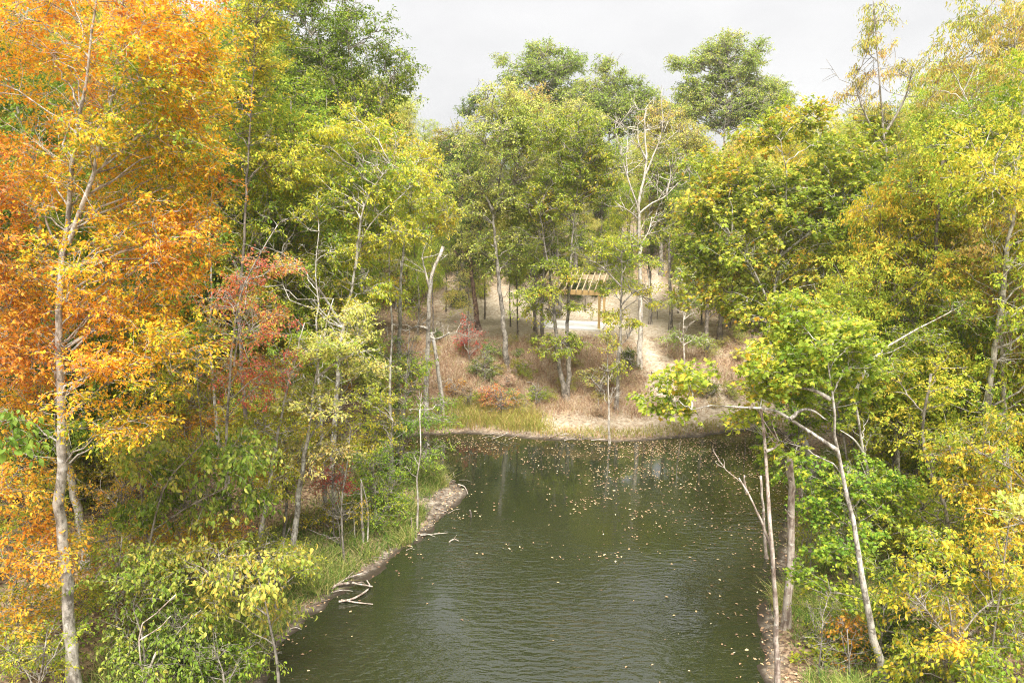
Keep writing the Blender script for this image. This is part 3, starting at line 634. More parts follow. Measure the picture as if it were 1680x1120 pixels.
hero('persimmon_tree', 'broad leaved small tree turning yellow where it hangs over the near left shore', 'tree',
     [[(455,1090),(440,1010),(425,950),(400,910)],[(440,1010),(370,960),(330,930)]], [(425,940,70,36,-.2),(350,920,70,30),(440,990,45,30),(380,985,60,30),(468,925,28,24),(300,905,40,30)], 'bigleaf', 15.2, r=(.045,.02), bark=B_GREY, dens=10, per=8, twigs=5, size=.15, kind='oval', droop=.75, tint=(.66,.2,.16))
hero('viburnum_shrub', 'deep green leafy shrub filling the bottom corner right of the pale bole', 'shrub',
     [[(240,1130),(235,1060),(220,1000)],[(245,1130),(290,1040),(330,1000)]], [(230,1010,75,50),(300,1030,70,45),(200,930,60,40,.4),(260,1080,80,30,-.2),(270,950,50,40,.4)], 'bigleaf', 15.0, r=(.035,.015), dens=10, per=9, twigs=5, size=.12, kind='oval', droop=.6, tint=(.5,.18,.14))
hero('lime_shrub', 'bright lime leaved shrub at the bottom edge just below the yellowing broad leaved tree', 'shrub',
     [[(370,1140),(365,1100),(350,1060)]], [(370,1085,70,32),(330,1105,40,25),(420,1070,40,26)], 'lime', 14.8, r=(.025,.01), dens=10, per=7, twigs=5, size=.12, kind='oval', tint=(.28,.15,.12))
hero('bare_pole', 'short bare white pole leaning at the bottom edge beside the lime shrub', 'dead stem', [[(238,1128),(246,1095),(256,1070)]], [], None, 14.6, r=(.035,.025), bark=B_DEAD)
hero('fallen_pole', 'two bleached sticks slanting through the deep green thicket', 'dead stem', [[(228,1040),(252,1010),(288,975)],[(228,1050),(260,1030),(280,1010)]], [], None, 14.6, r=(.02,.013), bark=B_SNAG, sr=(.018,.01))
hero('hanging_branch_tree', 'sprig of big fresh green leaves poking in at the left picture edge', 'tree', [[(-90,1150),(-80,900),(-50,720)],[(-50,720),(0,690)]], [(10,720,26,32,0)], 'bigleaf', 11.5, r=(.05,.02), dens=16, per=6, twigs=5, size=.17, kind='oval', droop=.8, tint=(.3,.12,.1))

# ---- far bank
hero('pine_tree', 'reddish dark pine trunk leaning at the left of the clearing', 'pine tree',
     [[(786,548),(780,500),(773,440),(766,390),(762,330),(760,280)]], [(760,310,55,35),(765,360,40,22),(755,260,40,40),(745,400,40,25),(780,430,36,20)], 'needle', 47.5, r=(.20,.08), bark=B_PINE, dens=5, size=.2, kind='narrow', tw=.6, per=14, bare_twigs=22, tint=(.6,.2,.15))
hero('oak_tree', 'grey trunk leaning left of the pergola under a wide yellow green crown', 'tree',
     [[(836,640),(829,570),(821,480),(813,400),(808,340),(822,285),(830,230)],[(809,345),(790,310),(770,290)],[(815,330),(840,300),(850,270)]],
     [(820,230,75,50),(860,200,60,40),(770,290,50,35),(790,345,45,25),(820,430,45,22),(790,400,40,22),(850,400,40,25),(870,270,50,40),(830,330,50,28,.6),(830,170,50,30)], 'pale', 42.0, r=(.21,.07), bark=B_GREY, dens=5.5, size=.17, tw=.6, tint=(.38,.22,.15))
hero('twin_trunk_tree', 'twin trunked tree in front of the pergola with green tufts low on both stems', 'tree',
     [[(928,656),(918,600),(911,530),(903,460),(893,400),(886,340)],[(930,656),(934,600),(931,520),(937,420),(945,330),(955,260)]],
     [(882,480,46,15,-.4),(915,562,50,16,-.2),(905,442,36,18,-.3),(938,455,24,12,-.5),(940,300,60,50),(960,230,60,50),(900,330,50,45),(960,400,40,22),(870,508,36,12),(950,505,34,8,-.3),(912,515,18,8,.3),(985,290,40,50),(900,230,40,40)], 'maple', None, r=(.16,.06), bark=B_GREY, dens=7, size=.16, tint=(.42,.22,.15), sr=(.15,.05))
hero('white_pole_tree', 'thin white stemmed young tree rising from the far water edge', 'sapling',
     [[(1000,727),(999,660),(997,600),(998,552)]], [(1000,560,16,22,.1),(1010,530,20,10)], 'lime', None, r=(.065,.03), bark=B_DEAD, dens=9, tw=.3, size=.12)
hero('amber_oak_tree', 'young tree with golden green tiers right of the pergola, rooted just behind the white stem', 'tree',
     [[(1012,672),(1013,620),(1017,560),(1019,500),(1021,440),(1022,400)],[(1019,500),(1040,480),(1065,472)],[(1019,470),(990,440),(965,425)]],
     [(1000,420,40,14),(1040,430,40,14),(1020,400,40,14),(1060,475,30,10),(1000,475,26,10),(975,440,22,10),(1010,520,26,12),(1075,500,16,8),(1020,600,12,10,.1),(1040,530,22,8)], 'lime', None, r=(.12,.03), bark=B_GREY, dens=11, size=.14, tw=.42, tint=(.58,.22,.16), flat=.2)
hero('bare_tree', 'large leafless dead tree with silvery limbs standing above the sandy path', 'dead tree',
     [[(1049,604),(1050,540),(1050,470),(1049,400),(1048,345),(1052,310),(1061,270),(1058,225),(1058,180)],
      [(1048,345),(1036,310),(1026,280),(1018,250),(1010,212)],[(1049,350),(1070,333),(1092,322),(1112,300)],[(1060,285),(1074,250),(1084,225),(1088,195)],
      [(1049,360),(1030,345),(1018,338)],[(1030,295),(1028,260),(1030,230)],[(1052,400),(1064,380),(1070,355)],[(1060,262),(1048,235),(1046,205)],[(1092,322),(1100,290),(1098,265)],[(1049,400),(1034,386),(1024,390)]],
     [], None, None, r=(.17,.035), bark=B_DEAD, sr=(.06,.014), bare_twigs=75)
hero('red_maple_shrub', 'crimson leaved young maple on the bank below the leaning pine', 'shrub',
     [[(770,598),(769,570),(768,535)]], [(768,562,24,20),(766,538,12,18)], 'pink', None, r=(.03,.012), dens=6, size=.12, tw=.45, tint=(.62,.16,.15))
hero('cedar_shrub', 'soft green rounded bush in the middle of the brown bank', 'shrub',
     [[(796,632),(796,605),(795,580)]], [(796,608,26,28)], 'grass', None, r=(.03,.012), dens=13, size=.13, tw=.4, per=10, kind='narrow', tint=(.45,.15,.15))
hero('russet_shrub', 'russet red shrub among the weeds by the far water edge', 'shrub',
     [[(823,683),(822,665),(822,645)]], [(822,658,30,26),(808,645,18,16),(838,668,16,12)], 'red', None, r=(.02,.01), dens=16, size=.11, tw=.4, tint=(.2,.16,.15), kind='narrow')
hero('yellow_bush', 'small bush with clear yellow leaves left of the russet shrub', 'shrub',
     [[(768,668),(767,655)]], [(768,655,22,12)], 'lime', None, r=(.02,.01), dens=16, size=.13, tw=.3, tint=(.5,.15,.15))
hero('young_bush', 'tiny yellow green sapling right of the russet shrub', 'shrub', [[(880,672),(880,650),(879,635)]], [(879,648,10,16),(850,672,12,12)], 'lime', None, r=(.015,.008), dens=16, size=.12, tw=.3, tint=(.4,.15,.15))
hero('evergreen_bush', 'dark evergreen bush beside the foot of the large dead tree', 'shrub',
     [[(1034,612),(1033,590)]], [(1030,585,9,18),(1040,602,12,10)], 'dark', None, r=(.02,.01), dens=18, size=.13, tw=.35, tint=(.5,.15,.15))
hero('olive_bush', 'low olive bush under the thin stems near the foot of the twin trunked tree', 'shrub', [[(985,660),(985,630)]], [(970,618,20,16),(1000,612,16,20)], 'weed', None, r=(.02,.01), dens=10, size=.13, tw=.4)
hero('laurel_bush', 'dark rounded evergreen bush at the head of the eroded slope right of the steps', 'shrub', [[(1160,655),(1160,640)]], [(1158,640,18,14),(1140,630,14,10)], 'green', None, r=(.02,.01), dens=18, size=.13, tw=.35)
hero('light_sapling', 'slender sapling with pale green leaves beside the sandy path', 'sapling',
     [[(1124,605),(1121,550),(1122,500),(1123,450)]], [(1124,495,28,22),(1124,455,20,18),(1118,552,30,10),(1150,560,16,10)], 'pale', None, r=(.055,.02), bark=B_DEAD, dens=11, size=.13, tw=.4, tint=(.22,.16,.14))
for (st, rr, lb, pal, cr) in [
    ([(1068,532),(1067,480),(1065,420),(1066,330)], .14, 'plain grey trunk just behind the large dead tree', 'olive', [(1075,270,40,50),(1090,330,30,40)]),
    ([(1101,541),(1100,480),(1098,420),(1100,330),(1104,250)], .15, 'straight grey trunk right of the sandy path up the hill', 'maple', [(1110,300,60,60),(1100,380,50,30),(1130,400,50,30)]),
    ([(1160,584),(1160,520),(1164,440),(1170,340)], .17, 'dark straight trunk, left one of two behind the pale sapling', 'maple', [(1160,440,50,30),(1150,360,60,50),(1180,490,40,20)]),
    ([(1181,562),(1183,500),(1187,420),(1190,330)], .19, 'thick dark trunk, right one of two behind the pale sapling', 'maple', [(1200,400,60,60),(1220,300,60,60),(1195,500,40,20)]),
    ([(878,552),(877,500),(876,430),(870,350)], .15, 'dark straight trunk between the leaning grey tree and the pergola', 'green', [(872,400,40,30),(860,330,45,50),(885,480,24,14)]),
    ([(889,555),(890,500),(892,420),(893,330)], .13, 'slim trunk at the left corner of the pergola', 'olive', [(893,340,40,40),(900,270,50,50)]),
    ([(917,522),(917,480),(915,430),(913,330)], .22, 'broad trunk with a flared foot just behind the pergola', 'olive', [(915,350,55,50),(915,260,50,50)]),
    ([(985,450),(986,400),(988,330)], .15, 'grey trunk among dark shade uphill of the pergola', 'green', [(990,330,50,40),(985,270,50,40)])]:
    hero('woodland_tree', lb, 'tree', [st], cr, pal, None, r=(rr, .06), bark=B_GREY if rr != .17 and rr != .19 else B_DARK, dens=5, size=.17, tw=.6)
# skyline trees beyond the clearing
for (Y, st, pal, cr, lb, ti) in [
    (66, [(885,420),(888,250),(890,90)], 'skyline', [(890,80,24,18),(872,105,26,18),(925,105,30,22),(840,130,24,20),(905,140,40,22),(860,165,40,22),(930,165,34,22),(826,100,12,14),(880,205,70,36),(950,105,14,16),(850,185,50,30),(920,190,50,34),(890,120,40,26)], 'tall green tree rising over the leaning grey oak on the skyline', .40),
    (64, [(1000,420),(1000,250),(998,110)], 'skyline', [(992,108,18,16),(1012,135,28,20),(975,150,32,24),(1035,165,30,20),(1000,190,64,34),(960,175,40,30),(1040,190,44,30),(1075,185,30,22),(1066,160,20,18),(1045,140,14,12)], 'green skyline tree behind the top of the large dead tree', .36),
    (68, [(1190,420),(1188,250),(1195,90)], 'skyline', [(1195,68,32,14),(1170,92,34,20),(1244,82,14,16),(1228,105,26,20),(1135,108,24,18),(1108,100,12,14),(1190,130,48,22),(1245,140,26,20),(1140,145,36,22),(1185,175,80,36),(1240,170,50,30),(1130,175,44,30),(1200,105,44,24),(1275,145,26,14),(1285,165,24,14)], 'highest domed green tree on the right of the skyline', .5),
    (60, [(870,440),(870,300),(872,160)], 'tan', [(870,170,35,24),(860,220,50,40),(890,250,40,50)], 'bronze tinted tree standing under the tall skyline tree', .52),
    (58, [(945,440),(945,300),(950,180)], 'pale', [(945,200,50,34),(950,260,60,50),(920,300,40,40)], 'pale olive crown directly above the pergola', .45),
    (60, [(1085,440),(1085,300),(1090,180)], 'tan', [(1090,200,40,30),(1120,240,50,40),(1085,270,40,40)], 'thin bronze crown to the right of the dead tree top', .4),
    (72, [(785,400),(782,260),(778,150)], 'green', [(780,165,18,12),(765,180,16,14),(800,185,14,12)], 'small dark green treetop in the notch of the skyline', .4),
    (58, [(760,420),(758,300),(755,220)], 'olive', [(745,235,45,30),(770,260,50,35),(730,280,40,40)], 'olive crown left of the leaning pine', .6)]:
    hero('skyline_tree', lb, 'tree', [st], cr, pal, Y, r=(.2,.05), gap=.10, dens=6, size=.20, tw=.65, tint=(ti + .04,.22,.16), per=8, wobY=.4)

# ---- right side
hero('maple_tree', 'big green maple with yellowing tips leaning out over the right side of the pond', 'tree',
     [[(1335,770),(1290,640),(1262,560),(1268,500),(1280,420),(1290,300),(1280,230)],[(1270,520),(1240,450),(1200,390)],[(1280,420),(1330,380),(1370,340)]],
     [(1200,300,50,40),(1160,280,30,30),(1240,220,40,30),(1310,200,50,34),(1340,350,90,70),(1230,400,80,60),(1170,420,60,40),(1320,470,80,60),(1250,500,70,45),(1180,340,60,50),(1280,330,80,60,1.),(1380,270,60,60),(1430,330,60,60,1.),(1440,230,45,45,1.5),(1150,470,45,28),(1270,570,45,30),(1400,430,50,60)],
     'maple', 29.0, r=(.15,.04), bark=B_PALE, dens=5.2, per=9, size=.17, kind='lobed', tw=.65, tint=(.46,.24,.17), gap=.1)
hero('leaning_maple_tree', 'near slim maple with a mottled leaning trunk and one long limb stretched over the water', 'tree',
     [[(1456,1125),(1437,1060),(1420,980),(1404,880),(1387,800),(1374,730),(1369,680),(1361,615),(1355,575)],
      [(1373,738),(1340,715),(1310,697),(1285,678),(1250,669),(1205,668),(1170,664),(1135,672)],[(1363,655),(1335,640),(1300,634),(1280,625)],[(1297,687),(1310,675),(1330,672),(1358,690)]],
     [(1115,628,45,28),(1080,662,34,20),(1150,610,34,20),(1125,670,30,14),(1300,605,65,40,.3),(1345,555,70,50,.4),(1260,590,45,30,.5),(1340,640,45,30,.8),(1250,640,40,22,.5),(1400,620,40,40,1.0),(1240,600,36,24,.3),(1390,570,55,45,.6),(1225,690,22,16),(1280,740,25,25,.6),(1300,520,50,40,.7)],
     'maple', 15.2, r=(.098,.03), bark=B_PALE, dens=11, per=7, twigs=6, size=.13, kind='lobed', tw=.38, tint=(.50,.22,.16), sr=(.05,.02), bare_twigs=-1)
hero('arching_tree', 'grey stem with a pale limb arching up to the right behind the near leaning maple', 'tree',
     [[(1424,800),(1420,760),(1410,700),(1402,650),(1392,600),(1385,560)],[(1400,655),(1410,625),(1428,595),(1460,565),(1515,535),(1580,500)],[(1418,745),(1400,720),(1378,705)]],
     [(1450,600,50,30,.6),(1500,560,50,30,.5),(1380,540,50,40,.5),(1420,700,35,30,.8),(1560,500,50,30)], 'lime', 20, r=(.08,.03), bark=B_PALE, dens=8, size=.12, sr=(.05,.02), tint=(.42,.2,.15), bare_twigs=-1)
hero('standing_snag', 'grey standing dead trunk with a jagged broken top at the right shore', 'dead tree',
     [[(1291,1028),(1294,960),(1298,880),(1299,820),(1297,775),(1296,746)],[(1297,790),(1291,775),(1289,760)],[(1299,850),(1288,835)]], [], None, None, r=(.115,.078), bark=B_SNAG, sr=(.03,.012))
hero('pale_snag', 'thin peeling dead stem with a forked side branch, rooted in the near right shore', 'dead tree',
     [[(1277,1135),(1274,1060),(1272,990),(1270,930),(1265,880),(1261,820),(1257,750),(1251,690),(1248,660)],
      [(1267,905),(1253,865),(1240,835),(1225,805),(1212,783)],[(1226,808),(1222,795),(1221,780)],[(1256,740),(1270,735),(1277,722)]], [], None, 15.5, r=(.07,.028), bark=B_SNAG, sr=(.04,.014), bare_twigs=5)
hero('dead_sapling', 'plain grey stem standing in the shallows left behind the peeling snag', 'dead sapling',
     [[(1258,915),(1253,850),(1248,780)]], [], None, None, r=(.06,.035), bark=B_SNAG)
hero('leafy_stem', 'grey trunk with a few green tufts behind the jagged broken snag', 'tree',
     [[(1318,905),(1316,820),(1312,740),(1310,690)]], [(1262,770,14,12),(1255,690,30,22),(1300,700,25,16),(1262,640,30,20)], 'maple', None, r=(.055,.03), bark=B_DARK, dens=9, size=.13, kind='lobed', tw=.35, tint=(.4,.2,.15))
hero('yellow_hickory_tree', 'glowing yellow hickory with hanging leaves in the middle of the right wood', 'tree',
     [[(1472,910),(1470,800),(1468,660),(1465,540),(1470,430),(1480,340)],[(1467,560),(1500,480),(1540,430)]],
     [(1480,400,80,50),(1520,360,70,40),(1430,470,60,45),(1550,450,70,45),(1490,470,70,45,.6),(1450,350,60,40),(1570,400,40,30)], 'yellow', 23.5, r=(.12,.04), bark=B_GREY, dens=7.5, size=.16, kind='narrow', per=12, droop=1.0, tint=(.42,.2,.14))
hero('lime_hickory_tree', 'fresh green drooping tree under the glowing yellow hickory', 'tree',
     [[(1535,820),(1520,700),(1510,600),(1505,520)]], [(1500,560,70,50),(1440,540,50,40),(1560,600,70,45),(1480,650,80,45),(1540,690,80,40),(1430,620,40,40,.6)], 'lime', 22.5, r=(.1,.03), dens=7, size=.15, kind='narrow', per=11, droop=1.0, tint=(.26,.2,.14))
hero('sparse_tree', 'tall thin crowned tree, its wispy top alone against the sky at the upper right', 'tree',
     [[(1480,640),(1470,420),(1462,320),(1448,200),(1440,90),(1432,-5)],[(1455,250),(1420,190),(1400,130)],[(1452,220),(1485,160),(1500,100)]],
     [(1430,30,30,30),(1415,80,40,20),(1455,60,30,30),(1435,120,50,25),(1400,150,40,14),(1480,110,25,22),(1430,190,50,30),(1465,240,60,40),(1410,250,50,40),(1490,300,60,50)], 'tan', 30, r=(.15,.03), dens=3.0, size=.17, kind='narrow', per=9, droop=1.1, tint=(.42,.22,.16), gap=.1)
hero('tall_tan_tree', 'tall tan and yellow tree filling the upper right corner', 'tree',
     [[(1640,640),(1648,420),(1655,280),(1662,150),(1665,-30)],[(1652,330),(1610,230),(1580,150)],[(1655,270),(1690,200),(1720,130)]],
     [(1640,20,70,60),(1570,110,60,50),(1660,130,70,60),(1600,60,60,50),(1540,170,40,40),(1620,220,80,50),(1560,270,70,40),(1660,300,50,50),(1600,330,80,40),(1690,50,50,60)], 'tan', 22.5, r=(.15,.05), bark=B_PALE, dens=5.2, size=.15, per=9, droop=.9, tint=(.45,.25,.16), kind='narrow')
hero('bronze_tree', 'bronze and pink tinged tree below the tall tan tree at the right edge', 'tree',
     [[(1655,860),(1648,650),(1640,500),(1630,400)]], [(1620,420,70,40),(1660,480,60,45),(1590,500,40,30),(1650,380,50,30),(1670,570,40,40)], 'tan', 20.5, r=(.13,.04), bark=B_PALE, dens=7, size=.13, droop=.8, tint=(.62,.24,.16))
hero('golden_oak_tree', 'spreading golden chestnut oak low in the near right corner', 'tree',
     [[(1580,1140),(1570,1090),(1562,1030),(1555,980)],[(1565,1060),(1600,1010),(1630,985)],[(1565,1060),(1520,1000),(1500,975)]],
     [(1520,930,60,26),(1590,930,70,26),(1650,960,50,30),(1500,985,50,24),(1570,1000,70,28),(1640,1030,60,30),(1560,1060,60,26,-.2),(1480,1090,50,24),(1600,1100,70,22,-.2),(1520,1120,50,20)], 'yellow', 14.2, r=(.05,.02), bark=B_GREY, br_min=.007, dens=11, per=7, twigs=6, size=.135, kind='oval', tw=.4, droop=.55, tint=(.25,.28,.18), flat=.2, gap=.15)
hero('tawny_oak_tree', 'tawny green tree reaching in from the right edge above the golden oak', 'tree',
     [[(1740,1100),(1730,900),(1700,780)],[(1715,830),(1660,770),(1600,740)]], [(1600,740,80,30),(1650,700,50,30),(1570,790,50,24),(1640,810,50,34),(1660,860,40,34),(1560,745,40,22)], 'yellow', 16.8, r=(.08,.03), dens=10, per=7, size=.125, kind='oval', tw=.4, droop=.6, tint=(.28,.28,.18), gap=.1, flat=.25)
hero('young_maple_tree', 'bushy yellow green young maple beside the mottled leaning trunk', 'tree',
     [[(1400,960),(1396,880),(1392,800)]], [(1350,800,50,26),(1420,785,60,30),(1445,835,55,28),(1375,850,50,24),(1470,800,40,30),(1330,830,36,20),(1410,895,50,24,-.3),(1360,910,40,18,-.3),(1330,770,36,18)], 'lime', 18.6, r=(.05,.02), dens=10, per=8, size=.12, kind='lobed', tw=.38, tint=(.36,.2,.16))
hero('orange_shrub', 'tan orange shrub at the foot of the near leaning maple', 'shrub',
     [[(1395,1130),(1392,1070),(1390,1030)]], [(1388,1030,22,26),(1392,1075,20,20)], 'rust', 15.6, r=(.03,.012), dens=14, per=7, size=.12, tw=.34, tint=(.4,.25,.16), kind='oval')
hero('green_thicket_shrub', 'bushy green undergrowth shrub between the orange shrub and the golden oak', 'shrub',
     [[(1440,1130),(1445,1060),(1450,1000)]], [(1470,1010,45,30,.6),(1440,1090,30,30,.3),(1500,1045,50,30,.7),(1450,940,40,30,1.)], 'green', 15.8, r=(.03,.012), dens=10, per=7, size=.13, kind='oval', tint=(.6,.2,.15))
hero('dark_red_shrub', 'dull red leaved shrub at the right picture edge under the bronze tree', 'shrub',
     [[(1668,720),(1664,660)]], [(1664,640,20,26)], 'red', 22, r=(.03,.012), dens=12, size=.11, tint=(.75,.15,.12))
hero('rosy_shrub', 'rosy brown leaved sapling deep between the big maple and the yellow hickory', 'shrub',
     [[(1385,560),(1380,500),(1378,460)]], [(1378,480,24,32)], 'pink', 33, r=(.03,.012), dens=9, size=.15, tint=(.75,.15,.12))
hero('pale_leaf_tree', 'light green sapling at the right edge beside the tawny tree', 'sapling',
     [[(1650,900),(1655,860),(1660,820)]], [(1665,830,20,16,-.3)], 'pale', 14.5, r=(.03,.012), dens=16, per=6, size=.13, kind='lobed', tw=.3, tint=(.5,.2,.15))

# ---- thicket between the named trunks
for (Y, st, pal, cr, lb, sz) in [
    (18.0, [(190,1010),(195,900),(200,800)], 'amber', [(190,820,60,45),(230,770,50,35),(170,900,60,45,-.2),(250,890,50,40)], 'wispy yellow olive shrub close right of the bare pale bole', .08),
    (19.5, [(330,960),(325,860),(310,760)], 'amber', [(300,700,60,30),(330,770,60,35),(280,780,40,40),(340,880,50,40)], 'yellowing thicket tree under the scarlet leaved tree', .09),
    (17.5, [(150,1130),(160,1060),(170,980)], 'yellow', [(170,1000,45,50),(150,1070,40,40),(200,1060,40,30)], 'thin twiggy shrub at the bottom edge beside the bare pale bole', .08),
    (21.5, [(560,830),(570,760),(575,700)], 'lime', [(560,700,40,30),(540,740,40,25)], 'lime green bush behind the pink red shrub', .10),
    (25.5, [(640,800),(640,740),(645,690)], 'lime', [(620,720,45,35),(610,660,35,40),(590,740,40,30)], 'fresh green bush left of the feathery drooping tree', .11),
    (20.0, [(330,700),(325,640),(320,560)], 'maple', [(320,640,50,45),(290,590,50,40),(340,560,35,45)], 'green and yellow tree behind the lower orange boughs', .12),
    (26.0, [(480,600),(470,480),(465,380)], 'lime', [(450,500,60,45),(500,430,60,45),(400,420,50,50)], 'leafy lime tree behind the slender scarlet tree', .14),
    (21.0, [(1500,940),(1500,880),(1505,800)], 'lime', [(1500,840,50,40),(1470,900,40,30),(1540,860,45,35)], 'lime understory bush behind the golden oak', .11),
    (25.0, [(1580,760),(1585,640),(1590,540)], 'olive', [(1580,600,60,50),(1600,680,60,40),(1530,740,60,40)], 'olive tree in the shade left of the bronze tree', .13),
    (24.0, [(1400,760),(1400,690),(1405,620)], 'lime', [(1400,650,45,40),(1350,690,40,30),(1440,710,45,35)], 'yellow green tree filling the gap behind the near leaning maple', .12)]:
    hero('thicket_tree' if 'tree' in lb.split() else 'thicket_shrub', lb, 'tree' if 'tree' in lb.split() else 'shrub', [st], cr, pal, Y, r=(.04,.015), dens=8.5, size=sz, tw=.4, per=9, tint=(.5,.2,.16))

for (Y, st, pal, cr, lb, sz) in [
    (13.6, [(60,1150),(70,1090),(75,1050)], 'lime', [(60,1085,70,40),(20,1060,50,40),(95,1050,30,40,.6)], 'lime green bush at the bottom edge left of the bare pale bole', .09),
    (15.5, [(190,1000),(195,930),(200,880)], 'lime', [(200,960,60,40),(250,930,50,30),(180,880,45,40)], 'lime green bush behind the deep green leafy shrub', .09),
    (17.0, [(300,960),(310,900),(315,850)], 'yellow', [(320,880,70,35),(260,900,40,35),(370,870,40,30)], 'yellow flecked bush in front of the little coral red shrub', .09),
    (18.5, [(450,960),(460,930),(465,890)], 'lime', [(470,915,40,28),(430,900,40,28),(500,930,26,18)], 'low lime bush at the feet of the twin leaning trunks', .09),
    (19.0, [(230,780),(235,720),(240,660)], 'lime', [(240,720,60,40),(290,740,50,35),(200,740,40,35)], 'bright lime tree below the lowest orange boughs', .10),
    (24.5, [(440,780),(440,700),(445,640)], 'lime', [(430,650,55,40),(470,710,50,40),(400,680,40,40)], 'bright leafy tree filling the gap behind the twin leaning trunks', .12),
    (27.0, [(560,700),(560,620),(565,540)], 'pale', [(570,560,60,40),(610,610,45,35),(540,620,45,35)], 'light green tree left of the shaft of the grey hickory', .13),
    (16.5, [(1370,1130),(1372,1090),(1375,1050)], 'lime', [(1350,1000,30,22),(1340,1060,25,25),(1365,1110,25,20)], 'small lime bush in the bank grass beside the orange shrub', .08),
    (19.5, [(1330,960),(1330,900),(1332,850)], 'lime', [(1340,860,30,25),(1330,900,22,22)], 'lime bush hugging the foot of the jagged broken snag', .09),
    (21.0, [(1400,980),(1402,930),(1405,880)], 'maple', [(1400,930,40,30),(1440,960,40,30)], 'soft green bush between the snags and the golden oak', .10)]:
    w_ = 'tree' if 'tree' in lb.split() else 'shrub'
    hero('thicket_' + w_, lb, w_, [st], cr, pal, Y, r=(.035,.012), dens=11, size=sz, tw=.36, per=10, tint=(.45,.22,.16))

hero('chestnut_sprout_tree', 'green and gold broad leaved sapling under the right edge of the golden oak', 'tree',
     [[(1690,1140),(1680,1080),(1660,1020)]], [(1650,1000,50,24),(1620,1075,60,24,-.2),(1660,940,36,22,.4),(1560,960,60,22,.8),(1480,1040,50,22,.6),(1530,890,60,22,.9),(1640,900,50,22,.8)], 'maple', 14.6, r=(.035,.012), bark=B_GREY, br_min=.007, dens=10, per=7, size=.125, kind='oval', tw=.4, droop=.6, tint=(.55,.26,.17), flat=.2)
hero('mottled_maple_tree', 'yellow green maple leaning in behind the long limb over the water', 'tree',
     [[(1400,860),(1390,760),(1370,660),(1340,600)]], [(1300,650,50,30),(1345,610,60,40),(1400,590,50,40),(1290,590,50,35),(1370,690,45,26),(1440,640,50,40),(1330,560,60,40)], 'maple', 21.5, r=(.07,.02), bark=B_GREY, dens=8, per=8, size=.13, kind='lobed', tw=.4, tint=(.52,.26,.17))

hero('bank_maple_shrub', 'yellow green leafy shrub over the near right shore below the forked dead stem', 'shrub',
     [[(1340,1140),(1345,1080),(1350,1020)]], [(1340,960,34,30,.5),(1360,1050,34,30),(1330,1110,30,24),(1400,990,36,26,.3),(1410,1080,30,30)], 'lime', 15.9, r=(.03,.012), br_min=.007, dens=9, per=7, size=.11, kind='lobed', tw=.34, tint=(.36,.22,.16))
for (Y, u, v0, v1, lb, r_) in [(24.0, 520, 560, 380, 'slim pale trunk showing between the hickory boughs and the scarlet tree', .085), (26.0, 345, 560, 300, 'slim pale trunk showing above the scarlet tree', .08),
                          (22.0, 1472, 910, 560, 'straight grey trunk standing in the right wood above the golden oak', .08), (25.0, 1575, 720, 440, 'straight pale trunk right of the glowing yellow hickory', .09),
                          (21.0, 1700, 760, 300, 'tall pale trunk just inside the right picture edge', .1), (27.0, 640, 640, 330, 'thin pale trunk in the green left of the grey hickory', .075)]:
    hero('slim_tree', lb, 'tree', [[(u, v0), (u + 3, (v0 * 2 + v1) / 3), (u - 2, (v0 + 2 * v1) / 3), (u + 4, v1)]], [(u, v1 - 30, 40, 40), (u + 20, v1 + 30, 34, 24), (u - 22, v1 + 60, 30, 20)], 'lime', Y, r=(r_, .02), bark=B_PALE, dens=6, size=.14, tint=(.45,.22,.16))

hero('rust_shrub', 'small rust orange shrub low on the brown bank under the red leaved young maple', 'shrub', [[(748,655),(748,640)]], [(748,640,18,16)], 'rust', None, r=(.02,.01), dens=14, size=.12, tw=.35)

# ================================================================== THE WOODS BEHIND: kinds copied tree by tree
def proto(name, bark, kind, size, ells, H, r, dens, per, tw, droop, seed, trunks=None, crown_name='crown', twigs=5, flat=.4, tint=(.5,.22,.16), gap=.0):
    rng = np.random.default_rng(seed)
    tr = trunks or [np.array([(0,0,-.3),(.15*rng.normal(),.1*rng.normal(),H*.3),(.3*rng.normal(),.3*rng.normal(),H*.6),(.3*rng.normal(),.3*rng.normal(),H*.93)])]
    cen = clusters_in(ells, dens, rng, gap, seed * .3)
    cen[:, 2] = np.maximum(cen[:, 2], .2)
    V, Fc, ti, va, TW, R = foliage(cen, np.array([0,0,H*.5]), rng, twigs, per, tw, size, kind, droop, flat, tint, seed * .7, .008, nscale=1.8)
    mb = grow(tr, [(r, .03)] + [(r*.6, .02)] * (len(tr) - 1), cen, rng, max(3, len(cen)//11), sides=8, br_min=.016)
    tm = mb.mesh(name + '_trunk', [bark]); cm = make_mesh(name + '_crown', V, Fc, [PAL['green']], False, {'tint': ti, 'vary': va})
    return (name, tm, cm, H)
def rells(rng, H, z0, R, n):
    out = []
    for k in range(n):
        f = (k + .5) / n; z = z0 + (H * .94 - z0) * f
        rr = R * 1.1 * (.55 + .5 * math.sin(math.pi * (.25 + .7 * f)))
        a = rng.uniform(0, 6.28); o = rr * .42
        out.append(((o * math.cos(a), o * math.sin(a), z), (rr * .8, rr * .8, (H - z0) / n * .75)))
    return out
TALL = []
for k in range(6):
    r_ = np.random.default_rng(300 + k); H = 16.
    TALL.append(proto('woodland_tree', [B_GREY, B_DARK, B_PALE][k % 3], ['simple','simple','narrow','simple','narrow','simple'][k], .115, rells(r_, H, H * [.26,.36,.22,.32,.38,.26][k], [3.1,2.6,3.4,2.8,2.5,3.2][k], 6), H, .15, 8.6, 18, .68, [.3,.4,.9,.35,1.,.5][k], 300 + k))
LOW = []
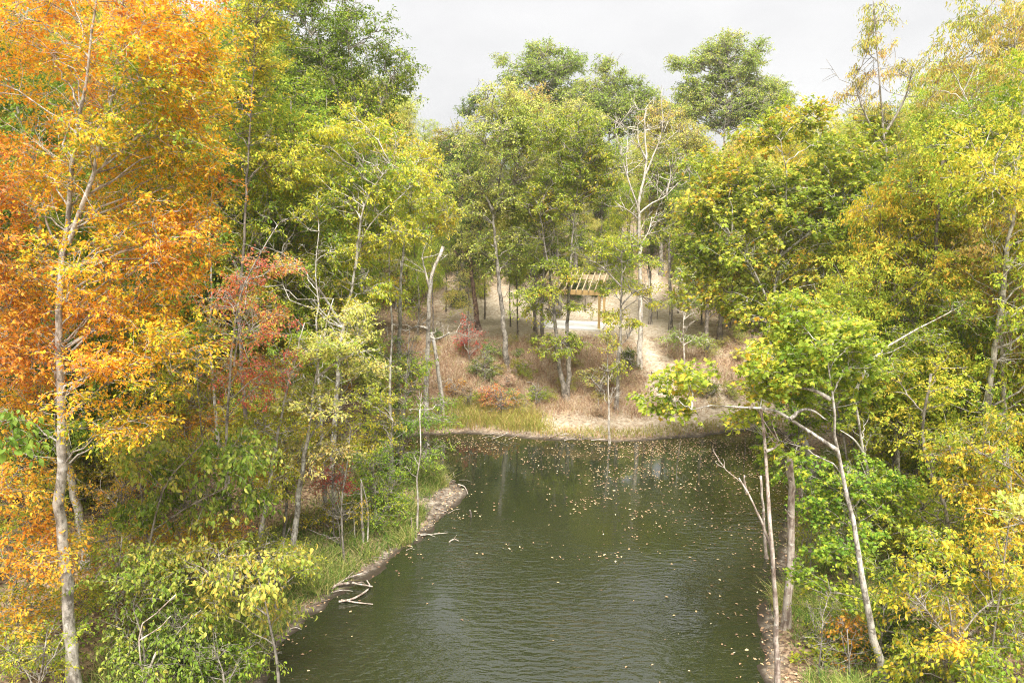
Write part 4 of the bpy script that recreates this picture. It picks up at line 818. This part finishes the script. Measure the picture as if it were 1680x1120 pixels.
for k in range(4):
    r_ = np.random.default_rng(400 + k); H = 6.
    LOW.append(proto('understory_tree', [B_GREY, B_PALE][k % 2], ['simple','oval','simple','lobed'][k], .085, rells(r_, H, 1.2, [1.7,1.5,1.9,1.5][k], 4), H, .06, 9., 16, .5, [.3,.6,.2,.4][k], 400 + k, flat=.22))
SHR = []
for k in range(4):
    H = 2.; r_ = np.random.default_rng(500 + k)
    tr = [np.array([(0,0,-.15),(.1*math.cos(a),.1*math.sin(a),.5),(.5*math.cos(a),.5*math.sin(a),1.3)]) for a in r_.uniform(0, 6.28, 4)]
    SHR.append(proto('undergrowth_shrub', B_GREY, ['simple','oval','simple','narrow'][k], .085, [((0,0,.95),(1.0,1.0,.85)),((.5,.2,.6),(.8,.8,.5)),((-.4,-.3,1.2),(.7,.7,.6))], H, .02, 13., 12, .34, [.3,.5,.3,.6][k], 500 + k, tr))
def place(pr, x, y, H, rz, pal, label, cat, group, sx=1.0):
    name, tm, cm, H0 = pr; s = H / H0
    if 'root' not in PROTO.setdefault(id(tm), {}):
        root = empty(name, (x, y, hz(x, y)), label, cat, group)
        a = link('trunk', tm, root); b = link('crown' if cat != 'shrub' else 'foliage', cm, root); PROTO[id(tm)] = {'root': root, 'parts': (a, b)}
    else:
        src = PROTO[id(tm)]; root = src['root'].copy(); C.objects.link(root)
        a, b = [q.copy() for q in src['parts']]
        for q in (a, b): C.objects.link(q); q.parent = root
        root.location = (x, y, hz(x, y)); tag(root, label, cat, group)
    root.scale = (s * sx, s * sx, s); root.rotation_euler = (0, 0, rz)
    b.material_slots[0].link = 'OBJECT'; b.material_slots[0].material = PAL[pal]
    return root
PROTO = {}
SKY_U = [-400,300,520,590,680,705,760,830,900,1000,1100,1200,1300,1360,1440,1520,1600,2200]
SKY_V = [-60,-40,10,90,150,200,205,215,205,205,210,190,165,165,155,90,40,-20]
def top_height(x, y, u, jit):
    v = np.interp(u, SKY_U, SKY_V) + jit
    return P(u, v, y)[2] - hz(x, y)
rw = random.Random(21); placed = []
def okspot(x, y, gap):
    return all((x-a)**2 + (y-b)**2 > gap*gap for a, b in placed)
def zone_fill(n, xr, yr, gap, test):
    out = []; tries = 0
    while len(out) < n and tries < n * 60:
        tries += 1; x = rw.uniform(*xr); y = rw.uniform(*yr)
        if okspot(x, y, gap) and test(x, y): out.append((x, y)); placed.append((x, y))
    return out
def insight(x, y, m=150):
    u, v = project((x, y, hz(x, y) + 6)); return -m < u < 1680 + m
sd1 = lambda x, y: float(sdf(np.array([x]), np.array([y]))[0])
pth = lambda x, y: float(seg_dist(np.array([x]), np.array([y]), PATH)[0])
LW = zone_fill(58, (-36,-5), (19,62), 2.7, lambda x, y: insight(x, y) and sd1(x, y) > 4.2 and not (y > 33 and x > -7.5) and not (y < 27 and x > -11))
for x, y in LW:
    u, v = project((x, y, 8)); H = min(20, max(8, top_height(x, y, u, rw.uniform(0, 120))))
    pal = rw.choice(['maple','green','olive','lime','pale','lime','amber','maple'] if u > 330 else ['amber','orange','olive','green','lime','yellow'])
    place(rw.choice(TALL), x, y, H, rw.uniform(0, 6.28), pal, 'woodland tree crowded among others on the left slope behind the shore', 'tree', 'trees of the left wood', rw.uniform(.85, 1.2))
RW = zone_fill(58, (12,42), (19,66), 2.7, lambda x, y: insight(x, y) and sd1(x, y) > 3.2 and not (y > 36 and x < 17))
for x, y in RW:
    u, v = project((x, y, 8)); H = min(20, max(7, top_height(x, y, u, rw.uniform(0, 120))))
    pal = rw.choice(['lime','yellow','olive','tan','lime','maple','pale','green'])
    place(rw.choice(TALL), x, y, H, rw.uniform(0, 6.28), pal, 'woodland tree crowded among others on the right slope behind the snags', 'tree', 'trees of the right wood', rw.uniform(.85, 1.2))
FW = zone_fill(80, (-26,34), (55,92), 3.0, lambda x, y: insight(x, y) and pth(x, y) > 2.2 and not (9 < x < 13.5 and y < 72) and (y > 57 or abs(x-4) > 9))
for x, y in FW:
    u, v = project((x, y, 10)); H = min(19, max(6.5, top_height(x, y, u, rw.uniform(-5, 70))))
    pal = rw.choice(['pale','skyline','olive','lime','tan','maple','green','skyline'])
    place(rw.choice(TALL), x, y, H, rw.uniform(0, 6.28), pal, 'woodland tree massed with others up the hill beyond the clearing', 'tree', 'trees beyond the clearing', rw.uniform(.8, 1.1))
for x, y in zone_fill(16, (-7,17), (43.5,54), 1.7, lambda x, y: insight(x, y) and pth(x, y) > 1.5 and not (.5 < x < 8 and 45 < y < 53)):
    place(rw.choice(TALL[1:5:3] + LOW[:1]), x, y, rw.uniform(7, 11), rw.uniform(0, 6.28), rw.choice(['maple','olive','pale','lime']), 'slim young tree growing on the brow of the far bank', 'tree', 'young trees on the far bank', .62)
# understory trees and shrubs
placed.clear()
for side, xr, pals, lb, grp in [('l', (-26,-6.5), ['lime','maple','lime','amber','lime','bigleaf','pale','yellow'], 'slim understory tree half hidden in the left thicket', 'understory of the left wood'),
                                ('r', (11,32), ['lime','yellow','lime','pale','maple','yellow','maple'], 'slim understory tree half hidden in the right thicket', 'understory of the right wood')]:
    for x, y in zone_fill(46, xr, (15,50), 1.7, lambda x, y: insight(x, y) and sd1(x, y) > (5.2 if side == 'l' else 2.6) and not (y < 24 and -9.5 < x < 0) and not (y < 22 and 0 < x < 12) and not (y > 33 and -7.5 < x < 16.5)):
        place(rw.choice(LOW), x, y, rw.uniform(3.5, 7.5), rw.uniform(0, 6.28), rw.choice(pals), lb, 'tree', grp)
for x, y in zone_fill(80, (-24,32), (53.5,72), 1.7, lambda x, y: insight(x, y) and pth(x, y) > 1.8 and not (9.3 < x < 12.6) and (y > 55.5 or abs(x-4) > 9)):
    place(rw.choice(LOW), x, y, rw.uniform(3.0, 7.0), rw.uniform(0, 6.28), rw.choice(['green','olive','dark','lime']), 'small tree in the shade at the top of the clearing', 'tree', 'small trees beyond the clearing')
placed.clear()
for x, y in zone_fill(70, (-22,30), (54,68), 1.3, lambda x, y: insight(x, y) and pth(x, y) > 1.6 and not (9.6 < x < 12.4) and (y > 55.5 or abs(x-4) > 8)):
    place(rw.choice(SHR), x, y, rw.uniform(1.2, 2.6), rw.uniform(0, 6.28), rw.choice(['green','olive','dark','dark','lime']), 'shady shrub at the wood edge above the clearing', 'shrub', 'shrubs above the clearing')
placed.clear()
for side, xr, pals, lb, grp in [('l', (-20,-6), ['lime','maple','lime','grass','amber','yellow'], 'low shrub in the undergrowth of the left bank', 'shrubs of the left bank'),
                                ('r', (10,26), ['lime','green','olive','yellow','grass'], 'low shrub in the undergrowth of the right bank', 'shrubs of the right bank')]:
    for x, y in zone_fill(48, xr, (14,42), 1.25, lambda x, y: insight(x, y) and sd1(x, y) > (4.6 if side == 'l' else 3.6) and not (y > 33.5 and -6 < x < 16)):
        place(rw.choice(SHR), x, y, rw.uniform(1.0, 2.2), rw.uniform(0, 6.28), rw.choice(pals), lb, 'shrub', grp)
for x, y in zone_fill(44, (-8,18), (36,45.5), 1.1, lambda x, y: sd1(x, y) > 2.2 and pth(x, y) > 1.6 and not (2 < x < 14 and rw.random() < .5)):
    place(rw.choice(SHR), x, y, rw.uniform(.7, 1.4), rw.uniform(0, 6.28), rw.choice(['weed','brush','olive','grass','weed','grass']), 'low dry shrub among the brush of the far bank', 'shrub', 'shrubs of the far bank')

# ================================================================== DRIFTWOOD AND STICKS
def stick(name, label, pts, r0, r1, mat, group=None, forks=()):
    m = MB(); p = np.array(pts); b = p[0].copy(); q = resample(p - b, 12); m.tube(q, np.linspace(r0, r1, 12), 8)
    for (i, dx, dy, dz) in forks:
        f = resample(np.array([q[i], q[i] + np.array([dx,dy,dz])*.55 + .03, q[i] + np.array([dx,dy,dz])]), 6); m.tube(f, np.linspace(r1*1.1, r1*.4, 6), 6)
    o = link(name, m.mesh(name, [mat]), None, b); tag(o, label, 'driftwood', group)
def ground_px(pts, up=.05):
    out = []
    for u, v in pts: p = G(u, v); out.append((p[0], p[1], max(p[2], 0) + up))
    return out
dg = 'driftwood washed up on the left shore'
_st = stick
def stick(name, label, pts, r0, r1, *a, **k): _st(name, label, pts, r0*.72, r1*.72, *a, **k)
stick('driftwood_branch', 'longest bleached driftwood branch lying across the pile on the left shore', ground_px([(548,966),(575,962),(612,968)], .12), .06, .025, B_SNAG, dg, [(6,.3,-.2,.12)])
stick('driftwood_branch', 'curved driftwood branch sloping down into the water under the pile', ground_px([(556,990),(580,985),(606,968),(602,955)], .07), .05, .03, B_SNAG, dg)
stick('driftwood_branch', 'forked driftwood branch at the back of the pile on the left shore', ground_px([(545,972),(570,955),(604,944)], .14), .055, .02, B_SNAG, dg, [(5,.2,.3,.1)])
stick('driftwood_branch', 'lowest driftwood stick with its tip in the pond', ground_px([(560,986),(585,990),(612,993)], .04), .035, .02, B_SNAG, dg)
stick('driftwood_stick', 'small stick at the shore curve below the white sapling', ground_px([(690,880),(712,878),(735,876)], .05), .03, .015, B_DEAD)
stick('driftwood_stick', 'weathered stick lying on the tip of the pebbled point', ground_px([(752,796),(762,800),(768,812)], .05), .035, .015, B_SNAG)
stick('water_snag', 'dark snag with a pale twig breaking the water off the left shore', [*[(P(741,889,23.4)[0]+a, 23.4, z) for a, z in ((-.12,-.05),(.0,.06),(.12,.09),(.25,.03))]], .04, .015, B_SNAG, None, [(6,.1,.05,.14)])
stick('water_stump', 'short dark post sticking out of the water beyond the pebbled point', [(P(772,846,25.4)[0],25.4,-.3),(P(772,846,25.4)[0]+.02,25.4,.05),(P(772,846,25.4)[0]-.02,25.4,.28)], .06,.045, B_DARK)
stick('shore_post', 'stubby grey post in the shore grass near the white sapling', ground_px([(675,868)], 0) + [tuple(np.array(ground_px([(675,868)], 0)[0]) + (0.01,0,.22)), tuple(np.array(ground_px([(675,868)], 0)[0]) + (0,0,.45))], .035,.03, B_SNAG)
rs = np.random.default_rng(77)
for k in range(16):
    u = rs.uniform(745, 975); v = 714 + rs.uniform(-3, 9) + (u - 745) * .02
    p = np.array(ground_px([(u, v)], .06)[0]); a = rs.normal(0, .5); L_ = rs.uniform(.4, 1.1)
    stick('driftwood_stick', 'dark stick in the tangle of debris along the far water edge', [p, p + (math.cos(a)*L_*.5, math.sin(a)*L_*.4, .1), p + (math.cos(a)*L_, math.sin(a)*L_*.7, rs.uniform(.0,.3))], .03, .012, B_SNAG if k % 2 else B_DARK, 'debris sticks along the far water edge')
stick('path_post', 'small dark marker post beside the sandy path', [tuple(G(1078,524)), tuple(G(1078,524) + [0,0,.3]), tuple(G(1078,524) + [0,0,.62])], .04, .035, B_DARK)
stick('bank_stub', 'short broken white stub standing on the beach near the thin white stem', [tuple(G(981,673)), tuple(G(981,673) + [.02,0,.3]), tuple(G(981,673) + [0,0,.65])], .04, .03, B_DEAD)
stick('leaning_stick', 'bare pale stick leaning in the bank at the right of the light sapling', [tuple(G(1163,580)), tuple(G(1163,580) + [.1,0,.45]), tuple(G(1163,580) + [.22,0,.95])], .03, .015, B_DEAD)
for k in range(18):
    i_ = rs.integers(3, 9); a_ = POND[i_] + (POND[i_ + 1] - POND[i_]) * rs.random(); a_ = a_ + [rs.uniform(-.55, .1), rs.uniform(-.2, .2)]
    an_ = rs.uniform(0, 6.28); L_ = rs.uniform(.25, .7); z_ = max(hz(*a_), 0) + .03; b_ = a_ + [math.cos(an_) * L_, math.sin(an_) * L_]
    stick('driftwood_twig', 'small broken twig lying on the muddy left shore', [(a_[0], a_[1], z_), ((a_[0]+b_[0])/2, (a_[1]+b_[1])/2, z_ + .05), (b_[0], b_[1], max(hz(*b_), 0) + .03)], .018, .008, [B_SNAG, B_DARK, B_DEAD][k % 3], 'twigs on the muddy left shore')
SKY_STRENGTH = .0335; SUN_ENERGY = 1.5; SUN_ANGLE = 28; EXPOSURE = 2.62
HAZE = .0006

# ---- thin autumn air that pales the far trees
hm = bpy.data.materials.new('thin_haze'); t = nt(hm)
pv = nd(t, 'ShaderNodeVolumePrincipled', i_Density=HAZE); pv.inputs['Color'].default_value = (.93, .95, .97, 1); pv.inputs['Anisotropy'].default_value = .2
t.links.new(pv.outputs[0], nd(t, 'ShaderNodeOutputMaterial').inputs['Volume'])
hb = MB(); hb.box((0, 300, 14), (720, 750, 18.5))
hz_o = link('haze', hb.mesh('haze', [hm], False)); tag(hz_o, 'thin pale air between the near and the far trees', 'haze', kind='stuff')

# ================================================================== LIGHT, SKY, CAMERA
SUN_EL, SUN_AZ = rad(62), rad(176)   # azimuth clockwise from +Y: behind the camera, a little to its left
w = bpy.data.worlds.new('World'); S.world = w; w.use_nodes = True; t = w.node_tree; t.nodes.clear(); L = t.links.new
sky = nd(t, 'ShaderNodeTexSky', sky_type='NISHITA', sun_disc=False, sun_elevation=SUN_EL, sun_rotation=SUN_AZ, dust_density=4.0, air_density=1.2)
hs = nd(t, 'ShaderNodeHueSaturation', i_Saturation=.08); L(sky.outputs[0], hs.inputs['Color'])
tc = nd(t, 'ShaderNodeTexCoord'); mp = nd(t, 'ShaderNodeMapping'); mp.inputs['Scale'].default_value = (1, 1, 2.2); L(tc.outputs['Generated'], mp.inputs[0])
nz_ = nd(t, 'ShaderNodeTexNoise', i_Scale=2.2, i_Detail=5.0, i_Roughness=.5); L(mp.outputs[0], nz_.inputs[0])
cl = ramp(t, [(.32, (3.7,3.72,3.8)), (.5, (4.6,4.6,4.64)), (.66, (5.2,5.2,5.2))]); L(nz_.outputs[0], cl.inputs[0])
mx = nd(t, 'ShaderNodeMix', data_type='RGBA', n0=.88); L(hs.outputs[0], mx.inputs[6]); L(cl.outputs[0], mx.inputs[7])
bg = nd(t, 'ShaderNodeBackground', i_Strength=SKY_STRENGTH); L(mx.outputs[2], bg.inputs[0])
L(bg.outputs[0], nd(t, 'ShaderNodeOutputWorld').inputs[0])
ld = bpy.data.lights.new('sun', 'SUN'); ld.energy = SUN_ENERGY; ld.angle = rad(SUN_ANGLE); ld.color = (1, .95, .86)
sun = bpy.data.objects.new('sun', ld); C.objects.link(sun)
sd = Vector((math.sin(SUN_AZ) * math.cos(SUN_EL), math.cos(SUN_AZ) * math.cos(SUN_EL), math.sin(SUN_EL)))
sun.rotation_euler = sd.to_track_quat('Z', 'Y').to_euler()
cd = bpy.data.cameras.new('camera'); cam = bpy.data.objects.new('camera', cd); C.objects.link(cam)
cd.sensor_width = 36; cd.lens = 36 * F / 1680; cd.clip_start = .1; cd.clip_end = 3000
cam.location = CAM; cam.rotation_euler = (rad(90) - PITCH, 0, 0); S.camera = cam
S.view_settings.view_transform = 'Standard'; S.view_settings.look = 'None'; S.view_settings.exposure = EXPOSURE; S.view_settings.gamma = 1
S.render.engine = 'CYCLES'
cy = S.cycles; cy.max_bounces = 8; cy.diffuse_bounces = 6; cy.glossy_bounces = 3; cy.transmission_bounces = 4; cy.transparent_max_bounces = 4
cy.use_adaptive_sampling = True; cy.adaptive_threshold = .02; cy.caustics_reflective = False; cy.caustics_refractive = False
cy.use_denoising = True; cy.sample_clamp_indirect = 8

S.cycles.filter_width = 1.1
cy.denoising_input_passes = 'RGB_ALBEDO_NORMAL'; cy.denoising_prefilter = 'NONE'
